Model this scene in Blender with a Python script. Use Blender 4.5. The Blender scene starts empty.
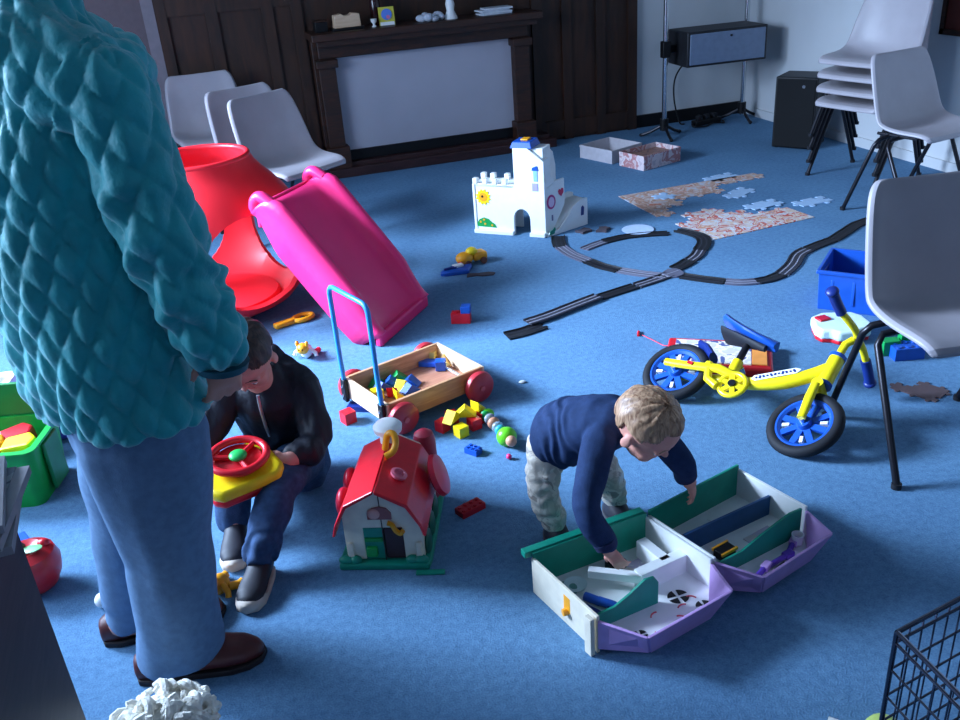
import bpy, bmesh, math, random
from mathutils import Vector, Matrix, Euler, noise
random.seed(7)
R = math.radians
PI = math.pi
SC = bpy.context.scene
COL = SC.collection

# ------------------------------------------------------------------ camera
def set_camera():
    p, r, w = R(26.1), R(4.5), R(16.0)
    Rz = Matrix.Rotation(-w, 3, 'Z')
    fwd = Rz @ Vector((0, math.cos(p), -math.sin(p)))
    up0 = Rz @ Vector((0, math.sin(p), math.cos(p)))
    rt0 = Rz @ Vector((1, 0, 0))
    up = up0*math.cos(r) + rt0*math.sin(r)
    rt = rt0*math.cos(r) - up0*math.sin(r)
    cam = bpy.data.cameras.new('camera')
    cam.sensor_width = 36
    cam.lens = 900/960*36
    cam.clip_start = 0.02
    o = bpy.data.objects.new('camera', cam)
    M = Matrix((rt, up, -fwd)).transposed().to_4x4()
    M.translation = Vector((0, 0, 1.5))
    o.matrix_world = M
    COL.objects.link(o)
    SC.camera = o
set_camera()

# ------------------------------------------------------------------ world, light, exposure
W = bpy.data.worlds.new('world'); SC.world = W
W.use_nodes = True
W.node_tree.nodes['Background'].inputs[0].default_value = (0.30, 0.52, 1.0, 1)
W.node_tree.nodes['Background'].inputs[1].default_value = 1.0

def area_light(name, loc, rot, sx, sy, power, color):
    l = bpy.data.lights.new(name, 'AREA')
    l.shape = 'RECTANGLE'; l.size = sx; l.size_y = sy
    l.energy = power; l.color = color
    o = bpy.data.objects.new(name, l)
    o.location = loc; o.rotation_euler = rot
    COL.objects.link(o)
    return o
# daylight entering by the window of the left wall, plus a weak fill added behind the camera
area_light('window_daylight', (-2.62, 3.0, 1.7), (0, R(-90), 0), 1.4, 2.6, 130, (0.53, 0.71, 1.0))
sky_beam = area_light('window_sky_beam', (-2.55, 4.15, 2.1), (0, R(-63), R(-18)), 0.9, 1.3, 118, (0.53, 0.71, 1.0))
sky_beam.data.spread = R(72)
area_light('rear_fill', (0.8, -1.62, 1.9), (R(90), 0, 0), 2.2, 1.2, 3, (0.50, 0.66, 1.0))
SC.view_settings.view_transform = 'Standard'
SC.view_settings.look = 'None'
SC.view_settings.exposure = 0.33
SC.view_settings.gamma = 1.0
SC.view_settings.use_curve_mapping = False

# ------------------------------------------------------------------ materials
def lin(c):
    return tuple(((v/255)/12.92 if v/255 <= .04045 else ((v/255+.055)/1.055)**2.4) for v in c)
MATS = {}
def mat(name, rgb, rough=.5, spec=.5, metal=0, var=0.06, scale=30, bump=0, bscale=200, trans=0, coat=0, rgb2=None, sheen=0):
    if name in MATS: return MATS[name]
    m = bpy.data.materials.new(name); m.use_nodes = True
    nt = m.node_tree; b = nt.nodes['Principled BSDF']
    c = lin(rgb)
    b.inputs['Roughness'].default_value = rough
    b.inputs['Specular IOR Level'].default_value = spec
    b.inputs['Metallic'].default_value = metal
    b.inputs['Transmission Weight'].default_value = trans
    b.inputs['Coat Weight'].default_value = coat
    b.inputs['Sheen Weight'].default_value = sheen
    tc = nt.nodes.new('ShaderNodeTexCoord')
    n = nt.nodes.new('ShaderNodeTexNoise'); n.inputs['Scale'].default_value = scale
    n.inputs['Detail'].default_value = 4
    nt.links.new(tc.outputs['Object'], n.inputs['Vector'])
    cr = nt.nodes.new('ShaderNodeValToRGB')
    c2 = lin(rgb2) if rgb2 else None
    lo = tuple(v*(1-var) for v in c) if not c2 else c
    hi = tuple(min(1, v*(1+var)) for v in c) if not c2 else c2
    cr.color_ramp.elements[0].position = .35; cr.color_ramp.elements[1].position = .65
    cr.color_ramp.elements[0].color = (*lo, 1); cr.color_ramp.elements[1].color = (*hi, 1)
    nt.links.new(n.outputs['Fac'], cr.inputs['Fac'])
    nt.links.new(cr.outputs['Color'], b.inputs['Base Color'])
    if bump:
        n2 = nt.nodes.new('ShaderNodeTexNoise'); n2.inputs['Scale'].default_value = bscale
        n2.inputs['Detail'].default_value = 3
        nt.links.new(tc.outputs['Object'], n2.inputs['Vector'])
        bp = nt.nodes.new('ShaderNodeBump'); bp.inputs['Strength'].default_value = bump
        bp.inputs['Distance'].default_value = .01
        nt.links.new(n2.outputs['Fac'], bp.inputs['Height'])
        nt.links.new(bp.outputs['Normal'], b.inputs['Normal'])
    MATS[name] = m
    return m

def carpet_mat():
    m = bpy.data.materials.new('blue_carpet'); m.use_nodes = True
    nt = m.node_tree; b = nt.nodes['Principled BSDF']; b.inputs['Roughness'].default_value = .95
    b.inputs['Specular IOR Level'].default_value = .1
    tc = nt.nodes.new('ShaderNodeTexCoord')
    n1 = nt.nodes.new('ShaderNodeTexNoise'); n1.inputs['Scale'].default_value = 220; n1.inputs['Detail'].default_value = 5
    n2 = nt.nodes.new('ShaderNodeTexNoise'); n2.inputs['Scale'].default_value = 3.0; n2.inputs['Detail'].default_value = 6
    n3 = nt.nodes.new('ShaderNodeTexNoise'); n3.inputs['Scale'].default_value = 55; n3.inputs['Detail'].default_value = 4
    for n in (n1, n2, n3): nt.links.new(tc.outputs['Object'], n.inputs['Vector'])
    r1 = nt.nodes.new('ShaderNodeValToRGB')
    r1.color_ramp.elements[0].position = .3; r1.color_ramp.elements[1].position = .7
    r1.color_ramp.elements[0].color = (*lin((80, 117, 150)), 1); r1.color_ramp.elements[1].color = (*lin((112, 154, 188)), 1)
    mx = nt.nodes.new('ShaderNodeMix'); mx.data_type = 'FLOAT'; mx.inputs['Factor'].default_value = .5
    nt.links.new(n1.outputs['Fac'], mx.inputs['A']); nt.links.new(n3.outputs['Fac'], mx.inputs['B'])
    nt.links.new(mx.outputs['Result'], r1.inputs['Fac'])
    m2 = nt.nodes.new('ShaderNodeMix'); m2.data_type = 'RGBA'; m2.blend_type = 'MULTIPLY'; m2.inputs['Factor'].default_value = 1
    r2 = nt.nodes.new('ShaderNodeValToRGB')
    r2.color_ramp.elements[0].position = .3; r2.color_ramp.elements[1].position = .7
    r2.color_ramp.elements[0].color = (.84, .86, .9, 1); r2.color_ramp.elements[1].color = (1, 1, 1, 1)
    nt.links.new(n2.outputs['Fac'], r2.inputs['Fac'])
    nt.links.new(r1.outputs['Color'], m2.inputs['A']); nt.links.new(r2.outputs['Color'], m2.inputs['B'])
    nt.links.new(m2.outputs['Result'], b.inputs['Base Color'])
    bp = nt.nodes.new('ShaderNodeBump'); bp.inputs['Strength'].default_value = .5; bp.inputs['Distance'].default_value = .004
    nt.links.new(n1.outputs['Fac'], bp.inputs['Height']); nt.links.new(bp.outputs['Normal'], b.inputs['Normal'])
    return m

def wood_mat(name, c1, c2, rough=.45, scale=(2, 2, 14), gscale=4):
    if name in MATS: return MATS[name]
    m = bpy.data.materials.new(name); m.use_nodes = True
    nt = m.node_tree; b = nt.nodes['Principled BSDF']; b.inputs['Roughness'].default_value = rough
    tc = nt.nodes.new('ShaderNodeTexCoord'); mp = nt.nodes.new('ShaderNodeMapping')
    mp.inputs['Scale'].default_value = scale
    nt.links.new(tc.outputs['Object'], mp.inputs['Vector'])
    n = nt.nodes.new('ShaderNodeTexNoise'); n.inputs['Scale'].default_value = gscale; n.inputs['Detail'].default_value = 6; n.inputs['Distortion'].default_value = 1.2
    nt.links.new(mp.outputs['Vector'], n.inputs['Vector'])
    cr = nt.nodes.new('ShaderNodeValToRGB')
    cr.color_ramp.elements[0].position = .35; cr.color_ramp.elements[1].position = .68
    cr.color_ramp.elements[0].color = (*lin(c1), 1); cr.color_ramp.elements[1].color = (*lin(c2), 1)
    nt.links.new(n.outputs['Fac'], cr.inputs['Fac']); nt.links.new(cr.outputs['Color'], b.inputs['Base Color'])
    MATS[name] = m
    return m

# ------------------------------------------------------------------ mesh helpers
class MB:
    def __init__(s): s.v = []; s.f = []; s.mi = []; s.cur = 0
    def add(s, vs, fs, M=None):
        k = len(s.v)
        for p in vs:
            p = Vector(p); s.v.append(M @ p if M else p)
        for f in fs: s.f.append(tuple(i+k for i in f)); s.mi.append(s.cur)
        return s
    def box(s, c, d, M=None, taper=1.0):
        x, y, z = d[0]/2, d[1]/2, d[2]/2
        T = Matrix.Translation(Vector(c))
        if M: T = T @ M.to_4x4()
        t = taper
        vs = [(-x, -y, -z), (x, -y, -z), (x, y, -z), (-x, y, -z), (-x*t, -y*t, z), (x*t, -y*t, z), (x*t, y*t, z), (-x*t, y*t, z)]
        return s.add(vs, [(3, 2, 1, 0), (4, 5, 6, 7), (0, 1, 5, 4), (1, 2, 6, 5), (2, 3, 7, 6), (3, 0, 4, 7)], T)
    def prism(s, poly, z0, z1, M=None):
        n = len(poly)
        a = sum(poly[i][0]*poly[(i+1) % n][1]-poly[(i+1) % n][0]*poly[i][1] for i in range(n))
        if a < 0: poly = poly[::-1]
        vs = [(x, y, z0) for x, y in poly] + [(x, y, z1) for x, y in poly]
        fs = [tuple(range(n-1, -1, -1)), tuple(range(n, 2*n))] + [(i, (i+1) % n, n+(i+1) % n, n+i) for i in range(n)]
        return s.add(vs, fs, M)
    def loft(s, rings, cap=True, closed=False, M=None):
        n = len(rings[0]); vs = [p for r in rings for p in r]; fs = []
        m = len(rings)
        for i in range(m if closed else m-1):
            a, b = i*n, ((i+1) % m)*n
            for j in range(n): fs.append((a+j, a+(j+1) % n, b+(j+1) % n, b+j))
        if cap and not closed: fs.append(tuple(range(n-1, -1, -1))); fs.append(tuple(range((m-1)*n, m*n)))
        return s.add(vs, fs, M)
    def tube(s, pts, r, n=10, closed=False, M=None, ref=None, flat=1.0):
        pts = [Vector(p) for p in pts]; m = len(pts); rings = []
        rr = r if isinstance(r, (list, tuple)) else [r]*m
        pn = None
        for i, p in enumerate(pts):
            if closed: t = pts[(i+1) % m]-pts[i-1]
            else: t = pts[min(i+1, m-1)]-pts[max(i-1, 0)]
            t.normalize()
            if pn is None:
                h = Vector(ref) if ref else (Vector((0, 0, 1)) if abs(t.z) < .9 else Vector((1, 0, 0)))
                u = (h - t*h.dot(t)).normalized()
            else:
                u = (pn - t*pn.dot(t)).normalized()
            pn = u; w = t.cross(u)
            rings.append([p + u*(rr[i]*math.cos(2*PI*k/n)) + w*(rr[i]*flat*math.sin(2*PI*k/n)) for k in range(n)])
        return s.loft(rings, True, closed, M)
    def lathe(s, prof, n=24, M=None, sy=1.0, cap=True):
        rings = [[(r*math.cos(2*PI*k/n), r*sy*math.sin(2*PI*k/n), z) for k in range(n)] for r, z in prof]
        return s.loft(rings, cap, False, M)
    def cyl(s, c, r, h, n=24, M=None):
        T = Matrix.Translation(Vector(c))
        if M: T = T @ M.to_4x4()
        return s.lathe([(r, -h/2), (r, h/2)], n, T)
    def ell(s, c, rad, n=16, M=None):
        T = Matrix.Translation(Vector(c))
        if M: T = T @ M.to_4x4()
        T = T @ Matrix.Diagonal((*rad, 1))
        m = max(6, n//2)
        prof = [(max(math.sin(PI*i/m), .02), -math.cos(PI*i/m)) for i in range(m+1)]
        return s.lathe(prof, n, T)
    def mesh(s, name, mats, smooth=True):
        me = bpy.data.meshes.new(name)
        me.from_pydata([tuple(p) for p in s.v], [], s.f)
        if not isinstance(mats, (list, tuple)): mats = [mats]
        for m in mats: me.materials.append(m)
        for p, k in zip(me.polygons, s.mi): p.material_index = k
        bm = bmesh.new(); bm.from_mesh(me); bmesh.ops.recalc_face_normals(bm, faces=bm.faces); bm.to_mesh(me); bm.free()
        for p in me.polygons: p.use_smooth = smooth
        me.update()
        return me
    def build(s, name, mats, parent=None, smooth=True, bevel=0, angle=40, seg=2, sub=0):
        me = s.mesh(name, mats, smooth)
        if smooth:
            try: me.set_sharp_from_angle(angle=R(angle))
            except Exception: pass
        o = bpy.data.objects.new(name, me); COL.objects.link(o)
        if parent: o.parent = parent
        if bevel:
            b = o.modifiers.new('bevel', 'BEVEL'); b.width = bevel; b.segments = seg; b.limit_method = 'ANGLE'; b.angle_limit = R(35)
            b.harden_normals = False
        if sub:
            d = o.modifiers.new('sub', 'SUBSURF'); d.levels = sub; d.render_levels = sub
        return o

def tag(o, label=None, cat=None, group=None, kind=None):
    if label: o['label'] = label
    if cat: o['category'] = cat
    if group: o['group'] = group
    if kind: o['kind'] = kind
    return o
def thing(name, label, cat, loc=(0, 0, 0), rz=0, group=None, rot=None):
    o = bpy.data.objects.new(name, None); COL.objects.link(o); o.empty_display_size = .05
    o.location = loc
    o.rotation_euler = rot if rot else (0, 0, rz)
    return tag(o, label, cat, group)
def copy_tree(o, parent=None):
    c = o.copy(); COL.objects.link(c); c.parent = parent
    for ch in list(o.children): copy_tree(ch, c)
    return c
def struct(name, mb, m, **k):
    o = mb.build(name, m, **k); o['kind'] = 'structure'; return o
def RX(a): return Matrix.Rotation(R(a), 4, 'X')
def RY(a): return Matrix.Rotation(R(a), 4, 'Y')
def RZ(a): return Matrix.Rotation(R(a), 4, 'Z')
def T(x, y, z): return Matrix.Translation((x, y, z))
def arc(cx, cy, r, a0, a1, n):
    return [(cx+r*math.cos(R(a0+(a1-a0)*i/n)), cy+r*math.sin(R(a0+(a1-a0)*i/n))) for i in range(n+1)]
def smooth_path(pts, k=6):
    P = [Vector(p) for p in pts]; out = []
    for i in range(len(P)-1):
        p0 = P[max(i-1, 0)]; p1 = P[i]; p2 = P[i+1]; p3 = P[min(i+2, len(P)-1)]
        for j in range(k):
            t = j/k
            out.append(.5*((2*p1)+(p2-p0)*t+(2*p0-5*p1+4*p2-p3)*t*t+(3*p1-p0-3*p2+p3)*t**3))
    out.append(P[-1]); return out

# ------------------------------------------------------------------ palette
CEIL = mat('bounce_cut_ceiling', (165, 165, 160), .9, .1)  # unseen ceiling, greyed to cut the light it bounces back
SHADE_WALL = mat('bounce_cut_wall', (110, 96, 84), .85, .2, var=.03, scale=3)  # for the unseen front wall, darkened to keep bounced fill low
WALL = mat('white_wall_paint', (205, 208, 210), .8, .2, var=.03, scale=3)
DKWOOD = wood_mat('dark_oak', (34, 15, 6), (66, 32, 14), .5)
DKWOOD2 = wood_mat('dark_oak_panel', (36, 17, 6), (62, 32, 13), .6, (3, 3, .5), 5)
BLACK = mat('black_paint', (14, 14, 17), .5, .3)
GREY_PL = mat('grey_chair_plastic', (165, 160, 166), .42, .5, var=.05, scale=8, bump=.04, bscale=300)
TUBE_DK = mat('dark_steel_tube', (38, 38, 44), .35, .5, metal=.6)
CHROME = mat('chrome', (200, 205, 210), .18, .5, metal=1)
RED_PL = mat('red_moulded_plastic', (232, 34, 46), .38, .5, var=.04, scale=5)
PINK_PL = mat('pink_moulded_plastic', (248, 50, 118), .35, .5, var=.04, scale=5)
RED = mat('red_plastic', (215, 25, 40), .35)
GREEN = mat('green_plastic', (10, 150, 70), .4)
TEAL = mat('teal_plastic', (10, 140, 115), .4)
BLUE = mat('blue_plastic', (26, 84, 178), .35)
DBLUE = mat('dark_blue_plastic', (20, 45, 120), .4)
YELLOW = mat('yellow_plastic', (250, 215, 25), .35)
ORANGE = mat('orange_yellow_plastic', (245, 165, 30), .4)
WHITE_PL = mat('white_plastic', (236, 238, 236), .4, var=.02)
CREAM_PL = mat('cream_plastic', (228, 218, 196), .45)
PURPLE = mat('purple_plastic', (192, 154, 212), .4)
DPURPLE = mat('deep_purple_plastic', (95, 60, 175), .4)
RUBBER = mat('black_rubber', (26, 28, 34), .7, .3)
SKIN = mat('skin', (226, 160, 142), .55, .4, var=.08, scale=12)
BROWN = mat('brown_plastic', (105, 62, 45), .5)

# ------------------------------------------------------------------ room shell
CEIL = mat('bounce_cut_ceiling', (165, 165, 160), .9, .1)
X0, X1, Y0, Y1, H = -2.7, 4.05, -1.7, 6.2, 2.5
struct('floor', MB().box(((X0+X1)/2, (Y0+Y1)/2, -.05), (X1-X0+.3, Y1-Y0+.3, .1)), carpet_mat(), smooth=False)
struct('ceiling', MB().box(((X0+X1)/2, (Y0+Y1)/2, H+.05), (X1-X0+.3, Y1-Y0+.3, .1)), CEIL, smooth=False)
struct('wall_right', MB().box((X1+.075, (Y0+Y1)/2, H/2), (.15, Y1-Y0+.3, H)), WALL, smooth=False)
struct('wall_back', MB().box(((X0+X1)/2, Y1+.075, H/2), (X1-X0+.3, .15, H)), WALL, smooth=False)
# left wall around a wide window, front wall around a smaller one
def wall_open(name, axis, pos, a0, a1, w0, w1, z0, z1, wm=None):
    mb = MB()
    def bx(u0, u1, v0, v1):
        if axis == 'x': mb.box((pos, (u0+u1)/2, (v0+v1)/2), (.15, u1-u0, v1-v0))
        else: mb.box(((u0+u1)/2, pos, (v0+v1)/2), (u1-u0, .15, v1-v0))
    bx(a0, w0, 0, H); bx(w1, a1, 0, H); bx(w0, w1, 0, z0); bx(w0, w1, z1, H)
    struct(name, mb, wm or WALL, smooth=False)
wall_open('wall_left', 'x', X0-.075, Y0-.15, Y1+.15, 1.4, 5.1, .95, 2.4)
wall_open('wall_front', 'y', Y0-.075, X0, X1, -.4, 2.0, 1.2, 2.4, SHADE_WALL)
def window(name, axis, pos, a0, a1, z0, z1, n):
    mb = MB(); w = .05
    def bx(u0, u1, v0, v1):
        if axis == 'x': mb.box((pos, (u0+u1)/2, (v0+v1)/2), (.06, u1-u0, v1-v0))
        else: mb.box(((u0+u1)/2, pos, (v0+v1)/2), (u1-u0, .06, v1-v0))
    bx(a0, a1, z0, z0+w); bx(a0, a1, z1-w, z1)
    for i in range(n+1):
        u = a0 + (a1-a0-w)*i/n; bx(u, u+w, z0+w, z1-w)
    struct(name, mb, WHITE_PL, smooth=False)
window('window_1', 'x', X0-.1, 1.4, 5.1, .95, 2.4, 4)
window('window_2', 'y', Y0-.1, -.4, 2.0, 1.2, 2.4, 3)

MB_ = MB().box((-.60, Y1-.02, 1.02), (.86, .03, 2.04))
struct('door_1', MB_, mat('mauve_grey_door', (92, 78, 82), .6), smooth=False)
fr_ = MB()
for x in (-1.06, -.145): fr_.box((x, Y1-.025, 1.04), (.07, .045, 2.08))
fr_.box((-.60, Y1-.025, 2.10), (.98, .045, .07))
struct('trim_1', fr_, mat('grey_door_frame', (120, 112, 118), .6), smooth=False)
# skirting boards
SK = BLACK
struct('baseboard_back', MB().box((3.585, Y1-.011, .045), (.93, .02, .09)), SK, smooth=False)
struct('baseboard_right', MB().box((X1-.008, 2.2, .03), (.012, 7.6, .06)), WALL, smooth=False)

# dark oak panelling of the back wall: stiles, rails and sunk panels
pan = MB().box((1.51, Y1-.012, 1.25), (3.22, .02, 2.5))
for x in (-.08, .22, .56, .74, 2.36, 2.58, 2.84, 3.09):
    pan.box((x, Y1-.033, 1.25), (.07, .022, 2.5))
for z in (.08, 1.15, 2.0):
    pan.box((.33, Y1-.031, z), (.86, .018, .12)); pan.box((2.72, Y1-.031, z), (.8, .018, .12))
struct('wall_panelling', pan, DKWOOD2, smooth=False)

# ------------------------------------------------------------------ fireplace with mantel, boarded opening and hearth
fp = thing('fireplace', 'dark oak fireplace surround with a boarded white opening in the back wall', 'fireplace', (1.53, 6.13, 0))
mb = MB()
mb.box((0, -.115, .905), (1.52, .33, .045)); mb.box((0, -.1, .865), (1.46, .27, .04)); mb.box((0, -.03, .805), (1.42, .14, .09))
mb.build('mantel_shelf', DKWOOD, fp, bevel=.006, smooth=False)
for s in (-1, 1):
    mb = MB().box((s*.665, -.02, .45), (.11, .16, .62)); mb.box((s*.72, .0, .45), (.04, .1, .9)); mb.box((s*.665, -.03, .10), (.15, .20, .2))
    mb.box((s*.665, -.035, .73), (.14, .19, .05))
    mb.build('pillar', DKWOOD, fp, bevel=.005, smooth=False)
mb = MB().box((0, .0, .12), (1.28, .08, .07)); mb.build('kerb', BLACK, fp, bevel=.004, smooth=False)
BOARD = mat('white_board', (176, 174, 184), .6, .3, var=.03, scale=4)
tag(MB().box((0, -.02, .455), (1.235, .02, .60)).build('fireplace_board', BOARD, fp, smooth=False), 'white board closing the opening')
mb = MB().box((.02, -.07, .03), (1.72, .16, .06)); mb.box((.02, -.03, .07), (1.66, .12, .03))
mb.build('hearth', wood_mat('red_brown_tile', (44, 20, 20), (62, 34, 34), .5), fp, bevel=.005, smooth=False)

# things on the mantel
mz = .9275
t = thing('napkin_box', 'pale wooden napkin box in a black tray at the left end of the mantel', 'box', (1.02, 5.99, mz), R(3))
MB().box((0, 0, .008), (.2, .1, .016)).build('tray', BLACK, t, bevel=.003)
MB().prism([(-.085, 0), (.085, 0), (.08, .075), (.035, .082), (.02, .07), (-.02, .07), (-.035, .082), (-.08, .075)], -.035, .035, T(0, 0, .016) @ RX(90)).build('box_body', wood_mat('pale_wood', (205, 172, 140), (222, 192, 160)), t, bevel=.003)
t = thing('egg_cup', 'small white egg cup between the napkin box and yellow card', 'cup', (1.19, 5.97, mz))
MB().lathe([(.014, 0), (.016, .004), (.007, .012), (.008, .02), (.018, .032), (.02, .048), (.017, .05)], 16).build('cup', WHITE_PL, t)
t = thing('greeting_card', 'yellow greeting card with a blue and pink round picture standing on the mantel', 'card', (1.28, 5.99, mz), R(-3))
MB().box((0, 0, .055), (.1, .004, .11), RX(-8).to_3x3()).build('card', mat('yellow_card', (205, 195, 70), .6), t)
mb = MB(); mb.cyl((0, -.006, .066), .034, .003, 24, RX(82).to_3x3()); mb.build('round_picture', mat('blue_print', (90, 130, 215), .5), t)
MB().cyl((.008, -.009, .05), .012, .003, 16, RX(82).to_3x3()).build('pink_spot', mat('pink_print', (220, 120, 160), .5), t)
MB().box((0, -.012, .012), (.09, .003, .02), RX(-8).to_3x3()).build('white_strip', WHITE_PL, t)
t = thing('wine_bottle', 'dark red wine bottle behind the yellow card on the mantel', 'bottle', (1.225, 6.06, mz))
MB().lathe([(.03, 0), (.034, .01), (.034, .14), (.028, .17), (.013, .2), (.012, .26), (.014, .262), (.014, .28)], 20).build('bottle_body', mat('dark_glass', (40, 8, 12), .15), t)
t = thing('figurine', 'white draped figurine in the middle of the mantel', 'figurine', (1.70, 5.98, mz))
MB().lathe([(.045, 0), (.04, .015), (.024, .05), (.03, .09), (.022, .12), (.026, .15), (.018, .18)], 20).build('draped_body', WHITE_PL, t)
MB().ell((0, 0, .2), (.02, .02, .024)).build('head', WHITE_PL, t)
t = thing('crumpled_cloth', 'crumpled white cloth lying round the foot of the figurine', 'cloth', (1.57, 5.97, mz+.003))
mb = MB()
for i in range(11):
    a = i*.9; mb.ell((.1*math.cos(a)*((i % 3)+1)/3-.01, .045*math.sin(a), .012+.006*(i % 3)), (.038, .028, .018+.004*(i % 3)), 10, RZ(40*i).to_3x3())
mb.build('folds', mat('white_cloth', (190, 198, 210), .9, bump=.3, bscale=60), t)
for i, (dx, dy, r, w) in enumerate(((0, 0, 4, .21), (.012, -.004, -7, .2), (-.01, .004, 9, .2), (.02, 0, -3, .19))):
    o = MB().box((0, 0, .005), (w, .12, .01)).build('paper_stack', mat('paper', (205, 212, 222), .7), None, smooth=False)
    o.location = (2.0+dx, 6.0+dy, mz+.0102*i); o.rotation_euler = (0, 0, R(r))
    tag(o, ['bottom sheaf', 'second sheaf from the bottom', 'third sheaf from the bottom', 'topmost sheaf'][i]+' of the white papers at the right end of the mantel', 'papers', 'white papers on the mantel')
t = thing('cigar_box', 'dark flat box behind the napkin box on the mantel', 'box', (.86, 6.03, mz), 0)
MB().box((0, 0, .03), (.08, .1, .06)).build('box_body', BLACK, t, bevel=.004); MB().box((0, 0, .064), (.084, .104, .008)).build('lid', DKWOOD, t, bevel=.002)

# ------------------------------------------------------------------ case on a lighting-stand, speaker, cable
def stand(loc, label, h):
    t = thing('steel_stand', label, 'stand', (loc[0], loc[1], 0), 0, 'steel stands by the back wall')
    MB().cyl((0, 0, h/2+.02), .018, h-.04, 16).build('pole', CHROME, t)
    MB().cyl((0, 0, .09), .03, .08, 16).build('collar', BLACK, t)
    MB().box((0, 0, .60), (.06, .05, .11)).build('bracket', BLACK, t, bevel=.006)
    MB().cyl((0, 0, h-.12), .026, .05, 16).build('collar', BLACK, t)
    for a in (20, 140, 260):
        c, s = math.cos(R(a)), math.sin(R(a))
        l = MB().tube([(0, 0, .09), (c*.1, s*.1, .035), (c*.16, s*.16, .012)], .011, 8).build('leg', TUBE_DK, t)
        MB().ell((c*.165, s*.165, .012), (.014, .014, .012), 10).build('rubber_foot', RUBBER, l)
    return t
stand((3.16, 5.80), 'chrome stand with black collars holding the left end of the grey fronted case', 1.25)
stand((3.90, 5.97), 'chrome stand holding the right end of the grey fronted case by the room corner', 1.25)
t = thing('equipment_case', 'black equipment case with a grey front panel hung between two chrome stands', 'case', (3.56, 5.80, .48), R(-3))
MB().box((0, 0, .115), (.60, .30, .23)).build('case_body', mat('black_case', (26, 27, 32), .55), t, bevel=.008)
MB().box((0, -.153, .115), (.565, .008, .20)).build('front_panel', mat('grey_panel', (112, 128, 152), .45), t, bevel=.004)
MB().cyl((.02, -.16, .185), .008, .008, 12, RX(90).to_3x3()).build('lock', TUBE_DK, t)
MB().box((-.335, .05, .11), (.08, .04, .05)).build('bracket', BLACK, t, bevel=.005); MB().box((.325, .08, .11), (.06, .04, .05)).build('bracket', BLACK, t, bevel=.005)
o = MB().tube(smooth_path([(3.62, 6.17, .46), (3.52, 6.165, .43), (3.44, 6.16, .33), (3.43, 6.15, .18), (3.45, 6.10, .02), (3.47, 6.06, .008)]), .006, 8).build('power_cable', BLACK)
tag(o, 'thin dark cable looping down the white wall under the hung case', 'cable')
t = thing('power_strip', 'tangle of black plugs and leads on the carpet below the hung case', 'power strip', (3.62, 6.0, 0), R(10))
MB().box((0, 0, .02), (.24, .06, .04)).build('strip_body', BLACK, t, bevel=.006)
for i in range(3): MB().box((-.07+.07*i, 0, .055), (.04, .04, .035)).build('plug', RUBBER, t, bevel=.006)
MB().tube(smooth_path([(-.12, 0, .02), (-.16, -.05, .01), (-.08, -.09, .01), (.02, -.06, .012), (.09, -.09, .01), (.13, -.03, .01)]), .006, 8).build('lead', BLACK, t)
t = thing('loudspeaker', 'tall black floor loudspeaker standing against the right wall in the corner', 'loudspeaker', (3.76, 5.08, 0), R(-54))
MB().box((0, 0, .231), (.27, .24, .45)).build('cabinet', mat('black_speaker', (12, 13, 17), .5), t, bevel=.008)
MB().box((0, -.124, .23), (.245, .008, .43)).build('grille', mat('black_grille', (8, 9, 12), .8, bump=.5, bscale=900), t, bevel=.003)
MB().cyl((.05, -.13, .40), .010, .006, 12, RX(90).to_3x3()).build('badge', CHROME, t)
for a in (-1, 1):
    for b in (-1, 1): MB().cyl((a*.11, b*.09, .003), .012, .006, 10).build('foot', RUBBER, t)
# noticeboard end high on the right wall
t = thing('noticeboard', 'dark red-brown noticeboard edge high on the right wall behind the chairs', 'noticeboard', (X1-.001, 3.99, 1.11), 0)
MB().box((-.012, 0, 0), (.02, .5, .68)).build('board', mat('red_brown_board', (92, 34, 24), .7), t)
mb = MB()
for y in (-.26, .26): mb.box((-.017, y, 0), (.03, .03, .74))
for z in (-.355, .355): mb.box((-.017, 0, z), (.03, .55, .03))
mb.build('frame', DKWOOD, t)

# ------------------------------------------------------------------ moulded plastic chairs (facing local -y)
def chair_shell():
    prof = [(.235, .412), (.228, .434), (.19, .445), (.12, .438), (.06, .430), (.0, .425), (-.045, .432), (-.075, .452), (-.092, .49), (-.105, .55), (-.122, .62), (-.138, .68), (-.152, .73), (-.159, .757), (-.165, .772)]
    wid = [.185, .195, .205, .214, .220, .224, .225, .223, .220, .216, .210, .203, .194, .183, .165]
    rise = [0, .004, .008, .016, .026, .040, .050, .055, .050, .042, .034, .028, .022, .018, .012]
    prof = prof; n = 17; vs = []; fs = []
    m = len(prof)
    for i, ((f, z), w, rs) in enumerate(zip(prof, wid, rise)):
        a = prof[max(i-1, 0)]; b = prof[min(i+1, m-1)]
        t = Vector((b[0]-a[0], b[1]-a[1])).normalized()
        nn = Vector((-t.y, t.x))      # seat: up ; back: forward
        if nn.x < 0 and abs(nn.x) > abs(nn.y): nn = -nn
        if nn.y < 0 and abs(nn.y) >= abs(nn.x): nn = -nn
        row = [(-1.0-.055, -.75)] + [(-1+2*k/(n-1), 0) for k in range(n)] + [(1.055, -.75)]
        for k, (s, fl) in enumerate(row):
            q = min(1, abs(s))
            up = rs*q**2.6 if fl == 0 else rs - .017
            p = Vector((f, z)) + nn*up
            vs.append((w*s, -p.x, p.y))
    c = n+2
    for i in range(m-1):
        for k in range(c-1): fs.append((i*c+k, i*c+k+1, (i+1)*c+k+1, (i+1)*c+k))
    return MB().add(vs, fs)
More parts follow.
